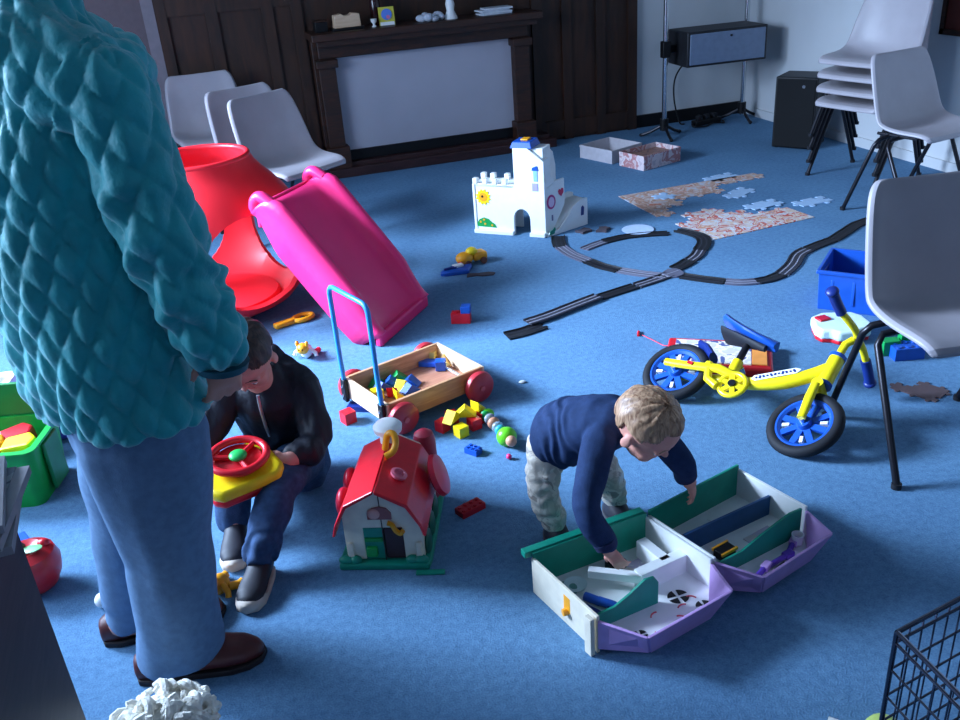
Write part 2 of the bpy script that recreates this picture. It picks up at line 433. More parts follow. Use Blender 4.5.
def make_chair(label, group=None):
    t = thing('plastic_chair', label, 'chair', (0, 0, 0), 0, group)
    o = chair_shell().build('seat_shell', GREY_PL, t, sub=1)
    s = o.modifiers.new('solid', 'SOLIDIFY'); s.thickness = .007; s.offset = -1
    for sx in (-1, 1):
        for sy in (-1, 1):
            l = MB().tube([(sx*.14, sy*.03, .402), (sx*.208, sy*.03+.012, .388), (sx*.226, sy*.04+.012, .362), (sx*.222, sy*.20, .012)], .0105, 10).build('leg', TUBE_DK, t)
            MB().cyl((sx*.223, sy*.202, .008), .014, .016, 12).build('rubber_foot', RUBBER, l)
    mb = MB(); mb.tube([(-.16, -.03, .398), (.16, -.03, .398)], .0095, 8); mb.tube([(-.16, .03, .398), (.16, .03, .398)], .0095, 8)
    for sx in (-1, 1): mb.tube([(sx*.15, -.12, .408), (sx*.15, .1, .403)], .008, 8)
    mb.build('under_frame', TUBE_DK, t)
    return t
chair0 = make_chair('grey plastic chair nearest the camera, cut by the right edge beside the yellow bike')
chair0.location = (1.90, 1.82, 0); chair0.rotation_euler = (0, 0, R(-10))
def put_chair(label, loc, rz, group=None):
    c = copy_tree(chair0); c.location = loc; c.rotation_euler = (0, 0, R(rz)); c['label'] = label
    if group: c['group'] = group
    return c
# the stack against the right wall
SG = 'stacked grey chairs by the right wall'
for k, lb in enumerate(('lowest grey chair of the stack beside the black loudspeaker', 'second chair up in the stack beside the black loudspeaker',
                        'third chair up in the stack beside the black loudspeaker', 'topmost grey chair of the stack beside the black loudspeaker')):
    put_chair(lb, (3.62-.004*k, 4.27-.004*k, .078*k), -76, SG)
put_chair('single grey plastic chair in front of the stack, side on to the right wall', (3.37, 3.63, 0), 10)
put_chair('grey plastic chair behind the pink slide, nearest of the three left chairs', (.41, 4.73, 0), 33)
put_chair('grey plastic chair just behind the left foremost one, mostly hidden', (.31, 5.05, 0), 25)
put_chair('grey plastic chair farthest back at the left against the oak panelling', (.08, 5.80, 0), 5)
# ------------------------------------------------------------------ big toys
def grid_cells(cells, sz, tabs=.22):
    """outline of a patch of jigsaw cells with knobs on the open inner edges"""
    cells = set(cells); edges = {}
    for (i, j) in cells:
        for a, b, nb in (((i, j), (i+1, j), (i, j-1)), ((i+1, j), (i+1, j+1), (i+1, j)), ((i+1, j+1), (i, j+1), (i, j+1)), ((i, j+1), (i, j), (i-1, j))):
            if nb not in cells: edges.setdefault(a, []).append((b, nb))
    loops = []
    while edges:
        st = next(iter(edges)); cur = st; lp = []
        while True:
            nx = edges[cur].pop(); 
            if not edges[cur]: del edges[cur]
            lp.append((cur, nx[0], nx[1])); cur = nx[0]
            if cur == st or cur not in edges: break
        loops.append(lp)
    return max(loops, key=len)
def puzzle_poly(cells, sz, straight):
    out = []
    for a, b, nb in grid_cells(cells, sz):
        A = Vector(a)*sz; B = Vector(b)*sz; d = B-A; n = Vector((d.y, -d.x)).normalized()*sz
        out.append(A.copy())
        if straight(nb): continue
        s = 1 if (a[0]*7+a[1]*3+b[0]) % 2 else -1
        for t, h in ((.38, 0), (.34, .12), (.40, .24), (.5, .28), (.60, .24), (.66, .12), (.62, 0)):
            out.append(A + d*t + n*(h*s*.9))
    return [tuple(v) for v in out]
def picture_mat(name, cols, scale):
    m = bpy.data.materials.new(name); m.use_nodes = True; nt = m.node_tree; b = nt.nodes['Principled BSDF']; b.inputs['Roughness'].default_value = .45
    tc = nt.nodes.new('ShaderNodeTexCoord'); n = nt.nodes.new('ShaderNodeTexNoise'); n.inputs['Scale'].default_value = scale; n.inputs['Detail'].default_value = 5; n.inputs['Distortion'].default_value = .8
    cr = nt.nodes.new('ShaderNodeValToRGB'); nt.links.new(tc.outputs['Object'], n.inputs['Vector']); nt.links.new(n.outputs['Fac'], cr.inputs['Fac'])
    e = cr.color_ramp.elements; k = len(cols)
    while len(e) < k: e.new(.5)
    for i, c in enumerate(cols): e[i].position = .30+.40*i/(k-1); e[i].color = (*lin(c), 1)
    cr.color_ramp.interpolation = 'CONSTANT'
    nt.links.new(cr.outputs['Color'], b.inputs['Base Color']); return m

# red moulded play ball with four oval openings and a round mouth on top
def bool_cut(base, cutters):
    objs = []
    for c in cutters:
        o = c.build('cut', RED_PL, base.parent); objs.append(o)
        md = base.modifiers.new('b', 'BOOLEAN'); md.operation = 'DIFFERENCE'; md.object = o; md.solver = 'EXACT'
    bpy.context.view_layer.update()
    dg = bpy.context.evaluated_depsgraph_get(); dg.update()
    me = bpy.data.meshes.new_from_object(base.evaluated_get(dg))
    base.modifiers.clear(); base.data = me
    for o in objs: bpy.data.objects.remove(o)
    return base
ball = thing('play_ball', 'big red moulded play ball with large oval openings behind the pink slide', 'play ball', (-.03, 3.96, 0), 0)
prof_o = [(.02, 0), (.12, .002), (.22, .016), (.31, .06), (.375, .13), (.408, .21), (.418, .29), (.41, .37), (.385, .45), (.345, .52), (.30, .575), (.262, .615), (.235, .65), (.222, .68)]
prof_i = [(.200, .68), (.212, .645), (.24, .605), (.28, .56), (.325, .505), (.365, .44), (.388, .37), (.396, .29), (.386, .21), (.352, .135), (.29, .075), (.21, .036), (.12, .024), (.02, .022)]
mb = MB().lathe(prof_o+prof_i, 64, cap=False)
nv = len(prof_o+prof_i)
n = 64
for j in range(n):
    a_, b_ = (nv-1)*n, 0
    mb.f.append((a_+j, a_+(j+1) % n, b_+(j+1) % n, b_+j)); mb.mi.append(0)
o = mb.build('ball_shell', RED_PL, ball, angle=50)
cuts = []
for a in (-64, 26, 116, 206):
    c = MB(); n = 40
    r1 = [(.10, .09*math.cos(2*PI*k/n), .285+.13*math.sin(2*PI*k/n)) for k in range(n)]
    r2 = [(.7, .46*math.cos(2*PI*k/n), .295+.30*math.sin(2*PI*k/n)) for k in range(n)]
    c.loft([r1, r2], M=RZ(a)); cuts.append(c)
bool_cut(o, cuts)
try: o.data.set_sharp_from_angle(angle=R(50))
except Exception: pass
bv = o.modifiers.new('bevel', 'BEVEL'); bv.width = .006; bv.segments = 2; bv.limit_method = 'ANGLE'; bv.angle_limit = R(45)
MB().tube([(.211*math.cos(2*PI*k/48), .211*math.sin(2*PI*k/48), .682) for k in range(48)], .0125, 10, closed=True).build('rim', RED_PL, ball)
MB().lathe([(.02, .0235), (.2, .04), (.25, .06), (.24, .075), (.02, .07)], 40).build('floor_pad', RED_PL, ball)

# pink slide
def make_slide():
    # local: x across, y from foot (0) to top (+), built along a slope
    t = thing('slide', 'bright pink plastic slide sloping down from the red play ball', 'slide', (.662, 3.393, 0), R(49.6))
    L, HT = .44, .55; w = .218
    st = [(0, .045), (.03, .058), (.10, .13), (.20, .255), (.30, .38), (.38, .48), (.43, .535), (.46, .55), (.485, .545)]
    def at(u):
        for (y0, z0), (y1, z1) in zip(st, st[1:]):
            if u <= y1: k = (u-y0)/(y1-y0); return z0+(z1-z0)*k
        return st[-1][1]
    # section: outer skirt, rounded rail, inner wall, chute floor
    sec = [(-w, -.105), (-w-.004, .02), (-w, .055), (-w+.014, .07), (-w+.034, .066), (-w+.045, .045), (-w+.052, .012), (-w+.075, -.004), (0, -.008),
           (w-.075, -.004), (w-.052, .012), (w-.045, .045), (w-.034, .066), (w-.014, .07), (w, .055), (w+.004, .02), (w, -.105)]
    mb = MB(); vs = []; n = len(sec); m = 22
    for i in range(m+1):
        u = i/m*.485; z = at(u); k = i/m
        e = .25+.75*min(1, i/6) if i < 6 else (1.0 if i < m-3 else 1-.16*(i-(m-3)))
        sl = Vector((0, 1, 1.22)).normalized(); nn = Vector((0, -sl.z, sl.y))
        for (x, h) in sec:
            p = Vector((x, u, z)) + nn*(h*(e if h > 0 else (1-.7*max(0, (u-.34)/.145) if h < -.05 else 1)))
            if p.z < .002: p.z = .002
            vs.append(p)
    fs = [(i*n+j, i*n+j+1, (i+1)*n+j+1, (i+1)*n+j) for i in range(m) for j in range(n-1)]
    mb.add(vs, fs)
    o = mb.build('chute', PINK_PL, t, angle=70)
    s = o.modifiers.new('solid', 'SOLIDIFY'); s.thickness = .012; s.offset = -1
    # closed foot end, rounded rail ends with a small hook and the top bar
    MB().prism([(-w, .0), (w, .0), (w, .05), (w-.04, .052), (-w+.04, .052), (-w, .05)], -.014, .014, T(0, .008, 0) @ RX(90)).build('foot_end', PINK_PL, t, bevel=.008)
    for s in (-1, 1):
        k = [(s*(w-.024), .42, .560), (s*(w-.024), .465, .585), (s*(w-.024), .492, .572), (s*(w-.024), .502, .54), (s*(w-.024), .496, .51)]
        MB().tube(smooth_path(k, 4), [.024]*13+[.021, .019, .016, .012], 12).build('hook', PINK_PL, t)
    MB().prism([(-w+.02, .46), (w-.02, .46), (w-.02, .552), (-w+.02, .552)], -.5, -.485, RX(90)).build('top_end', PINK_PL, t, bevel=.004)
    return t
make_slide()

# wooden push-along cart
t = thing('push_cart', 'wooden toddler push cart with red wheels and a blue handle beside the slide', 'cart', (.545, 2.742, 0), R(19))
PINE = wood_mat('pine', (190, 135, 95), (222, 170, 125), .5, (2, 14, 14), 3)
Lc, Wc = .385, .27
MB().box((0, 0, .043), (Lc, Wc, .012)).build('floor_board', wood_mat('pine_floor', (170, 110, 85), (198, 138, 108), .5, (2, 14, 14), 3), t)
for s in (-1, 1): MB().box((0, s*(Wc/2), .073), (Lc, .013, .075)).build('side_board', PINE, t, bevel=.002)
for s in (-1, 1): MB().box((s*(Lc/2), 0, .073), (.013, Wc+.013, .075)).build('end_board', wood_mat('pale_pine', (220, 180, 145), (238, 205, 170), .5, (14, 2, 14), 3), t, bevel=.002)
for sx in (-1, 1):
    MB().cyl((sx*.155, 0, .057), .006, Wc+.09, 10, RX(90).to_3x3()).build('axle', CHROME, t)
    for sy in (-1, 1):
        w = MB().lathe([(.001, -.018), (.04, -.018), (.053, -.011), (.057, 0), (.053, .011), (.04, .018), (.001, .018)], 28, T(sx*.155, sy*(Wc/2+.032), .057) @ RX(90)).build('wheel', mat('red_wood', (196, 52, 62), .35), t)
        MB().cyl((sx*.155, sy*(Wc/2+.052), .057), .009, .006, 14, RX(90).to_3x3()).build('hub_cap', mat('pale_red', (215, 90, 95), .4), w)
hx = -Lc/2-.012
pth = [(hx, -.125, .03), (hx-.004, -.125, .20), (hx-.006, -.125, .43)] + [(hx-.006, -.125+.03*(1-math.cos(R(a))), .43+.03*math.sin(R(a))) for a in (30, 60, 90)] + \
      [(hx-.006, .095, .46)] + [(hx-.006, .095+.03*math.sin(R(a)), .43+.03*math.cos(R(a))) for a in (30, 60, 90)] + [(hx-.004, .125, .20), (hx, .125, .03)]
MB().tube(pth, .0085, 12).build('handle', mat('blue_painted_steel', (55, 140, 215), .3), t)
for s in (-1, 1):
    b = MB().box((hx-.004, s*.125, .07), (.014, .03, .085)).build('bracket', BLACK, t, bevel=.003)
    for z in (.05, .085): MB().cyl((hx-.013, s*.125, z), .005, .005, 10, RY(90).to_3x3()).build('screw', CHROME, b)

# simple toy blocks
def wblock(kind, c, col, loc, rz, label, group=None, s=.032, tilt=(0, 0), cat='block'):
    mb = MB()
    if kind == 'cube': mb.box((0, 0, s/2), (s, s, s))
    elif kind == 'brick': mb.box((0, 0, s/4), (s*2, s, s/2))
    elif kind == 'tri': mb.prism([(-s, 0), (s, 0), (0, s*.9)], -s/2, s/2, RX(90))
    elif kind == 'half': mb.prism([(-s/2, 0), (s/2, 0), (-s/2, s)], -s/2, s/2, RX(90))
    elif kind == 'tall': mb.box((0, 0, s), (s, s, 2*s))
    o = mb.build(name_of[kind], col, None, smooth=False, bevel=.0012)
    o.location = loc; o.rotation_euler = (R(tilt[0]), R(tilt[1]), R(rz))
    return tag(o, label, cat, group)
name_of = {'cube': 'toy_block', 'brick': 'toy_brick', 'tri': 'triangle_block', 'half': 'wedge_block', 'tall': 'toy_block'}
BG = 'wooden blocks in the push cart'
cz = .0512
WB, WR, WY, WG = BLUE, RED, YELLOW, GREEN
PALE_Y = mat('pale_yellow_wood', (238, 205, 120), .5)
for k, cl, (x, y), z, rz, lb in (
    ('tri', WB, (.432, 2.775), 0, 20, 'blue triangle block at the handle end of the cart against its far side'),
    ('tri', WG, (.428, 2.812), 0, 25, 'green triangle block in the far handle-end corner of the cart'),
    ('cube', WY, (.405, 2.715), 0, 12, 'yellow block in the near handle-end part of the cart'),
    ('half', WR, (.46, 2.72), 0, 70, 'red wedge block between the yellow and blue blocks in the cart'),
    ('tri', WB, (.47, 2.795), 0, -20, 'blue triangle block under the second green one in the cart'),
    ('tri', WG, (.502, 2.822), 0, -8, 'green triangle block lying behind the yellow triangles in the cart'),
    ('tri', WY, (.50, 2.755), 0, 50, 'yellow triangle block nearest the cart middle'),
    ('tri', WB, (.535, 2.77), 0, -35, 'blue triangle block farthest from the handle in the near heap'),
    ('half', WY, (.478, 2.69), 0, 10, 'small yellow wedge block against the near side of the cart'),
    ('tri', WB, (.52, 2.715), 0, 15, 'blue triangle block by the near side board of the cart'),
    ('brick', WB, (.635, 2.885), 0, -30, 'blue brick against the far side in the front part of the cart'),
    ('cube', WB, (.665, 2.835), 0, -20, 'blue cube in the front part of the cart, nearest the wheel side'),
    ('cube', PALE_Y, (.655, 2.925), .0, -35, 'pale yellow cube behind the blue brick in the cart front'),
    ('half', PALE_Y, (.70, 2.865), .0, -35, 'pale wooden wedge beside the blue cube in the cart front')):
    wblock(k, None, cl, (x, y, cz+z), rz, lb, BG, s=.036)
wblock('cube', None, RED, (.293, 2.69, 0), 20, 'single red cube on the carpet beside the handle end of the cart', s=.042)
wblock('brick', None, DBLUE, (.345, 2.76, 0), -30, 'dark blue brick partly under the handle end of the cart', s=.04)
wblock('cube', None, PALE_Y, (.40, 2.56, 0), 10, 'pale yellow cube on the carpet behind the barn roof', s=.03)
PG = 'red and yellow blocks in a heap between the cart and the toddler'
for k, cl, (x, y, z), rz, lb in (
    ('cube', RED, (.572, 2.50, 0), 30, 'red cube at the left end of the red and yellow heap'),
    ('cube', YELLOW, (.618, 2.442, 0), 20, 'yellow cube at the front left of the heap of blocks'),
    ('cube', RED, (.672, 2.470, 0), 15, 'red cube in the front middle of the heap of blocks'),
    ('cube', RED, (.615, 2.54, 0), 5, 'red cube at the back left of the heap of blocks'),
    ('tri', YELLOW, (.605, 2.49, .0385), 40, 'yellow triangle lying on top of the left red cube'),
    ('tri', YELLOW, (.652, 2.50, .0385), -20, 'yellow triangle on top of the middle of the heap'),
    ('cube', RED, (.705, 2.505, 0), 35, 'red cube at the right end of the heap by the rattle'),
    ('half', YELLOW, (.705, 2.52, .0385), 30, 'yellow wedge on the rightmost red cube of the heap')):
    wblock(k, None, cl, (x, y, z), rz, lb, PG, s=.037)

def stud_brick(loc, rz, nx, ny, col, label, u=.016, h=.019, tilt=(0, 0)):
    t = thing('stud_brick', label, 'building brick', loc, 0, rot=(R(tilt[0]), R(tilt[1]), R(rz)))
    MB().box((0, 0, h/2), (nx*u, ny*u, h)).build('brick_body', col, t, bevel=.001, smooth=False)
    for i in range(nx):
        for j in range(ny):
            MB().cyl(((i-(nx-1)/2)*u, (j-(ny-1)/2)*u, h+.0018), u*.3, .004, 14).build('stud', col, t)
    return t
stud_brick((.622, 2.325, 0), 35, 2, 3, BLUE, 'small bright blue studded brick on the carpet left of the toddler')
stud_brick((.521, 2.035, 0), 20, 4, 2, mat('deep_red_plastic', (170, 20, 35), .4), 'dark red studded brick lying right of the toy barn', u=.02)
t = stud_brick((.885, 3.318, 0), -25, 2, 1, RED, 'red stepped brick on the carpet right of the slide foot', u=.04, h=.045)
MB().box((.022, .0, .06), (.04, .04, .03)).build('blue_top', BLUE, t, bevel=.002)
t = stud_brick((2.225, 2.30, 0), -15, 3, 2, BLUE, 'blue studded brick with green bricks on the carpet under the nearest chair', u=.035, h=.045)
MB().box((-.045, .03, .028), (.06, .04, .056)).build('green_brick', GREEN, t, bevel=.002)
MB().box((.02, .045, .05), (.05, .03, .03)).build('green_brick', GREEN, t, bevel=.002)
# ------------------------------------------------------------------ white toy castle
def wallpoly(poly, th, M): return MB().prism([(x, z) for x, z in poly], 0, th, M @ RX(90))
def moved(mb, M): mb.v = [M @ v for v in mb.v]; return mb
def decal(name, poly, col, M, off, parent, th=.0015):
    return MB().prism(poly, off, off+th, M @ RX(90)).build(name, col, parent, smooth=False)
def disc(cx, cy, r, n=20, ry=None): return [(cx+r*math.cos(2*PI*k/n), cy+(ry or r)*math.sin(2*PI*k/n)) for k in range(n)]
t = thing('toy_castle', 'white plastic toy castle with a sun sticker and blue roof on the carpet', 'toy castle', (1.60, 4.16, 0), 0)
WC = WHITE_PL
fw = RZ(138); sw = RZ(20)
poly = [(0, 0), (.085, 0)] + [(.13-.045*math.cos(R(a)), .085+.055*math.sin(R(a))) for a in range(0, 181, 20)] + [(.175, 0), (.40, 0), (.40, .265), (.165, .265), (.165, .455), (.085, .455), (0, .39)]
wallpoly(poly, .02, fw).build('front_wall', WC, t, smooth=False, bevel=.003)
m = MB(); m.box((.28, -.065, .255), (.22, .13, .012)); m.box((.393, -.065, .13), (.014, .14, .262)); m.box((.29, -.14, .13), (.22, .014, .262))
moved(m, fw).build('wing', WC, t, smooth=False, bevel=.002)
for x, y in ((.385, -.012), (.33, -.012), (.275, -.012), (.22, -.012), (.385, -.12), (.33, -.12), (.25, -.12)):
    moved(MB().box((x, y, .277), (.026, .03, .03)), fw).build('merlon', WC, t, smooth=False, bevel=.003)
m = MB(); m.box((.042, .006, .011), (.085, .03, .022)); m.box((.287, .006, .011), (.225, .03, .022))
moved(m, fw).build('plinth', WC, t, smooth=False, bevel=.004)
moved(MB().prism([(.01, -.021), (.165, -.021), (.165, -.13), (.01, -.13)], .15, .45), fw).build('tower', WC, t, smooth=False, bevel=.003)
rf = moved(MB().box((.12, -.065, .468), (.12, .13, .032), None, .8), fw).build('tower_roof', BLUE, t, smooth=False, bevel=.004)
moved(MB().box((.115, -.065, .488), (.04, .05, .008)), fw).build('yellow_button', ORANGE, rf, bevel=.003)
side = [(0, 0), (.285, 0), (.285, .155), (.255, .165), (.20, .155), (.165, .165), (.165, .33), (.150, .40), (.105, .445), (.05, .43), (0, .39)]
wallpoly(side, .015, sw @ T(0, .11, 0)).build('side_wall', WC, t, smooth=False, bevel=.003)
wallpoly([(0, 0), (.285, 0), (.285, .145), (.24, .15), (.18, .12), (.12, .055), (.08, .022), (.02, .02)], .012, sw).build('ramp_wall', WC, t, smooth=False, bevel=.002)
wallpoly([(0, 0), (0, .23), (.09, .275), (.15, .275), (.15, .14), (.08, .04), (.06, 0)], .012, sw @ T(0, .028, 0)).build('panel', WC, t, smooth=False, bevel=.002)
wallpoly([(0, .22), (0, .39), (.05, .40), (.06, .30), (.09, .27), (.09, .22)], .012, sw @ T(0, .03, 0)).build('chute_wall', WC, t, smooth=False, bevel=.002)
rp = [(.06, .024), (.10, .045), (.15, .09), (.19, .118), (.24, .138), (.285, .138)]
n = len(rp)
o = MB().add([(x, .0, z) for x, z in rp]+[(x, .10, z) for x, z in rp], [(i, i+1, n+i+1, n+i) for i in range(n-1)], sw).build('ramp', WC, t)
o.modifiers.new('solid', 'SOLIDIFY').thickness = .006
moved(MB().box((.14, .05, .01), (.28, .11, .02)), sw).build('base', WC, t, smooth=False, bevel=.004)
sun = [((.045 if k % 2 else .033)*math.cos(2*PI*k/24)+.342, (.045 if k % 2 else .033)*math.sin(2*PI*k/24)+.195) for k in range(24)]
s_ = decal('sun_sticker', sun, YELLOW, fw, -.003, t)
decal('sun_face', disc(.342, .195, .023), ORANGE, fw, -.0045, s_); decal('sun_eye', disc(.346, .198, .006, 10), BLACK, fw, -.006, s_)
decal('bush_sticker', [(.385, .035), (.385, .055), (.37, .075), (.345, .085), (.32, .078), (.30, .06), (.285, .052), (.275, .032)], GREEN, fw, -.003, t)
for x, z in ((.365, .06), (.34, .05), (.345, .072), (.30, .045)): decal('flower_spot', disc(x, z, .006, 8), ORANGE, fw, -.0045, t)
rg = decal('ring_sticker', disc(.055, .17, .03, 24, .038), mat('magenta_print', (190, 60, 130), .5), sw @ T(0, .028, 0), .0125, t)
decal('ring_middle', disc(.055, .17, .02, 20, .027), mat('pale_pink', (230, 200, 225), .5), sw @ T(0, .028, 0), .0142, rg)
decal('heart_sticker', [(.125, .185), (.142, .205), (.14, .225), (.128, .228), (.122, .22), (.112, .226), (.104, .215), (.108, .20)], mat('rose_print', (205, 50, 90), .5), sw @ T(0, .028, 0), .0125, t)
decal('figure_sticker', [(.235, .06), (.255, .06), (.258, .10), (.25, .112), (.238, .105)], DBLUE, sw, .0125, t)
decal('leaf_sticker', [(.01, .008), (.045, .01), (.055, .03), (.05, .045), (.035, .032), (.015, .028)], TEAL, sw, .0125, t)
decal('mark_sticker', [(.055, .07), (.065, .07), (.065, .10), (.055, .10)], mat('grey_print', (120, 120, 150), .5), sw @ T(0, .028, 0), .0125, t)
decal('window_sticker', [(.035, .29), (.055, .29), (.058, .35), (.045, .365), (.035, .35)], mat('pale_blue_print', (140, 190, 225), .5), fw, -.003, t)
decal('flag_sticker', [(.03, .345), (.065, .345), (.06, .36), (.035, .37)], BLUE, fw, -.0045, t)
decal('door_sticker', [(.035, .24), (.065, .24), (.065, .28), (.035, .28)], mat('lilac_print', (170, 160, 215), .5), fw, -.003, t)

# ------------------------------------------------------------------ toy barn
t = thing('toy_barn', 'red roofed toy barn with cream walls and a green base in front of the cart', 'toy barn', (.251, 1.90, 0), R(-22)); t.scale = (.94, .94, .96)
w, D = .108, .27
prof = [(-w, .022), (-w, .165), (-.078, .222), (0, .262), (.078, .222), (w, .165), (w, .022)]
door = [(-.055, .022), (-.055, .125), (.055, .125), (.055, .022)]
fpoly = prof[:1] + prof[1:6] + [prof[6]] + door[::-1]
wallpoly(fpoly, .008, T(0, 0, 0)).build('front_wall', CREAM_PL, t, smooth=False, bevel=.002)
wallpoly(prof, .008, T(0, D, 0)).build('back_wall', CREAM_PL, t, smooth=False, bevel=.002)
for s in (-1, 1): MB().box((s*(w-.004), D/2, .095), (.008, D, .145)).build('side_wall', CREAM_PL, t, smooth=False, bevel=.002)
rfp = [(-.125, .135), (-.118, .165), (-.086, .228), (0, .272), (.086, .228), (.118, .165), (.125, .135)]
rfi = [(.117, .135), (.110, .163), (.079, .221), (0, .262), (-.079, .221), (-.110, .163), (-.117, .135)]
roof = wallpoly(rfp[:4]+[(-.0015, .262)]+rfi[4:], D+.04, T(0, -.0+D+.015, 0)); roof = MB()
for sgn in (-1, 1):
    P = [(.0015, .272), (.086, .228), (.118, .165), (.128, .130), (.120, .130), (.110, .163), (.079, .219), (.0015, .262)]
    r_ = MB().prism([(sgn*x, z) for x, z in P], -.03, D+.005, T(0, 0, 0) @ RX(90)); r_.v = [Vector((v.x, -v.y-.025, v.z)) for v in r_.v]
    o = r_.build('roof_half', RED, t, smooth=False, bevel=.003)
BR = mat('bright_red_plastic', (215, 30, 60), .35)
for y in (.07, .17): MB().ell((-.118, y, .155), (.022, .04, .045), 20).build('roof_scoop', BR, t)
MB().lathe([(.001, 0), (.05, 0), (.062, .008), (.058, .022), (.03, .03), (.001, .03)], 28, T(.128, .17, .17) @ RY(70), 1.0).build('round_hatch', BR, t)
MB().lathe([(.012, 0), (.022, .002), (.024, .01), (.016, .012), (.012, .004)], 20, T(.048, .055, .248) @ RY(27)).build('roof_dial', mat('pinkish_plastic', (225, 110, 130), .4), t)
cu = MB().lathe([(.026, 0), (.026, .03), (.040, .035), (.042, .05), (.032, .06), (.012, .064)], 24, T(.0, .215, .262)).build('cupola', WHITE_PL, t)
MB().tube(smooth_path([(.0, .150, .275), (.012, .150, .32), (.03, .145, .325), (.036, .135, .305), (.028, .12, .285), (.006, .11, .275)], 5), .0095, 10).build('handle_hook', ORANGE, t)
MB().lathe([(.03, .02), (.034, .15), (.034, .21), (.028, .235), (.012, .246), (.002, .248)], 24, T(.085, .30, 0)).build('silo', mat('dull_red_plastic', (165, 40, 60), .45), t)
MB().prism([(-.13, -.03), (.122, -.03), (.126, .0), (.126, D+.05), (-.125, D+.05), (-.133, 0)], 0, .02).build('base', TEAL, t, bevel=.005, smooth=False)
for x, r in ((-.11, .024), (-.085, .018), (.075, .02), (.098, .022)): MB().ell((x, -.014, .024), (r, .014, .014), 12).build('shrub', TEAL, t)
for y in (.04, .12, .2): MB().ell((.113, y, .045), (.010, .035, .04), 12).build('shrub', mat('dark_green_plastic', (15, 85, 70), .5), t)
gd = MB().box((-.028, -.001, .072), (.054, .008, .10)).build('open_stall', TEAL, t, smooth=False)
MB().box((-.028, -.006, .085), (.05, .008, .012)).build('shelf', GREEN, gd, bevel=.002); MB().box((-.036, -.008, .048), (.03, .016, .03)).build('step', GREEN, gd, bevel=.004)
MB().box((.028, -.001, .072), (.052, .008, .10)).build('door', mat('dark_brown_plastic', (62, 34, 40), .5), t, smooth=False, bevel=.002)
wn = wallpoly([(-.036, .155), (.03, .155), (.03, .175), (.018, .19), (0, .195), (-.022, .19), (-.036, .175)], .004, T(0, -.0085, 0)).build('arched_window', mat('dusty_pink', (150, 84, 84), .5), t, smooth=False)
MB().ell((-.018, -.012, .173), (.018, .006, .017), 16).build('pig_head', mat('pale_dusty_pink', (215, 160, 150), .5), wn)
MB().tube(smooth_path([(.018, -.014, .145), (.03, -.016, .14), (.038, -.016, .122), (.05, -.016, .112), (.058, -.016, .12)], 4), .007, 8).build('yellow_latch', ORANGE, t)
MB().box((0, -.0094, .135), (.0025, .002, .25)).build('seam', mat('seam_dark', (60, 40, 45), .6), t, smooth=False)
for s in (-1, 1): MB().box((s*.095, -.012, .05), (.02, .008, .06), None, .8).build('buttress', CREAM_PL, t, bevel=.003)

# ------------------------------------------------------------------ balance bike lying on its side
yaw, phi = R(-68), R(60)
bk = thing('balance_bike', 'yellow toddler balance bike with blue wheels lying on its side by the chair', 'bike', (1.298, 2.370, .010), 0, rot=(0, 0, 0))
f_ = Vector((math.cos(yaw), math.sin(yaw), 0)); L_ = Vector((-f_.y, f_.x, 0)); up_ = Vector((0, 0, 1))*math.cos(phi)+L_*math.sin(phi); ax_ = up_.cross(f_)
Mx = Matrix((f_, ax_, up_)).transposed()
bk.rotation_euler = Mx.to_euler()
def wheel(cx, cz, rot=0):
    M = T(cx, 0, cz) @ RZ(rot) @ RX(90)
    ty = MB().tube([(.100*math.cos(2*PI*k/40), .100*math.sin(2*PI*k/40), 0) for k in range(40)], .0185, 12, closed=True, M=M).build('tyre', RUBBER, bk)
    m = MB(); m.lathe([(.082, -.013), (.088, -.013), (.088, .013), (.082, .013), (.074, .006), (.074, -.006)], 40, M, cap=False)
    m.f += [((5)*40+j, 5*40+(j+1) % 40, (j+1) % 40, j) for j in range(40)]; m.mi += [0]*40
    for k in range(8):
        a = 45*k; c, s = math.cos(R(a)), math.sin(R(a))
        m.box((c*.046, s*.046, 0), (.066, .020, .012), RZ(a).to_3x3()); m.v[-8:] = [M @ v for v in m.v[-8:]]
    m.lathe([(.02, -.02), (.024, -.012), (.024, .012), (.02, .02)], 20, M)
    rm = m.build('wheel_rim', BLUE, bk, smooth=True, angle=35)
    MB().lathe([(.009, -.034), (.009, .034)], 14, M).build('axle', CHROME, rm)
    for k in range(4):
        a = 22+90*k; c, s = math.cos(R(a)), math.sin(R(a))
        moved(MB().box((c*.058, s*.058, .0), (.022, .010, .014), RZ(a).to_3x3()), M).build('spoke_sticker', WHITE_PL, rm, smooth=False)
    return ty
wheel(-.018, .116); wheel(.478, .106, -8)
YB = mat('yellow_bike_paint', (252, 228, 30), .3)
for s in (-1, 1):
    MB().tube([(-.052, s*.036, .120), (.02, s*.036, .135), (.13, s*.03, .168), (.2, s*.012, .17)], [.014, .015, .017, .015], 12, flat=.8).build('rear_stay', YB, bk)
MB().tube(smooth_path([(.16, 0, .16), (.24, 0, .172), (.34, 0, .22), (.43, 0, .305), (.445, 0, .32)], 4), [.02]*4+[.021]*4+[.022]*4+[.024]*5, 14).build('main_tube', YB, bk)
MB().tube([(.45, 0, .262), (.438, 0, .36)], .024, 16).build('head_tube', YB, bk)
for z0 in ((.4505, .256), (.437, .364)):
    MB().cyl((z0[0], 0, z0[1]), .027, .012, 18, RY(-7).to_3x3()).build('headset_ring', BLUE, bk)
MB().tube([(.165, 0, .17), (.155, 0, .235)], .018, 14).build('seat_clamp', YB, bk)
MB().tube([(.157, 0, .22), (.145, 0, .31)], .012, 12).build('seat_post', TUBE_DK, bk)
MB().cyl((.17, .025, .222), .009, .03, 12, RX(90).to_3x3()).build('clamp_bolt', CHROME, bk)
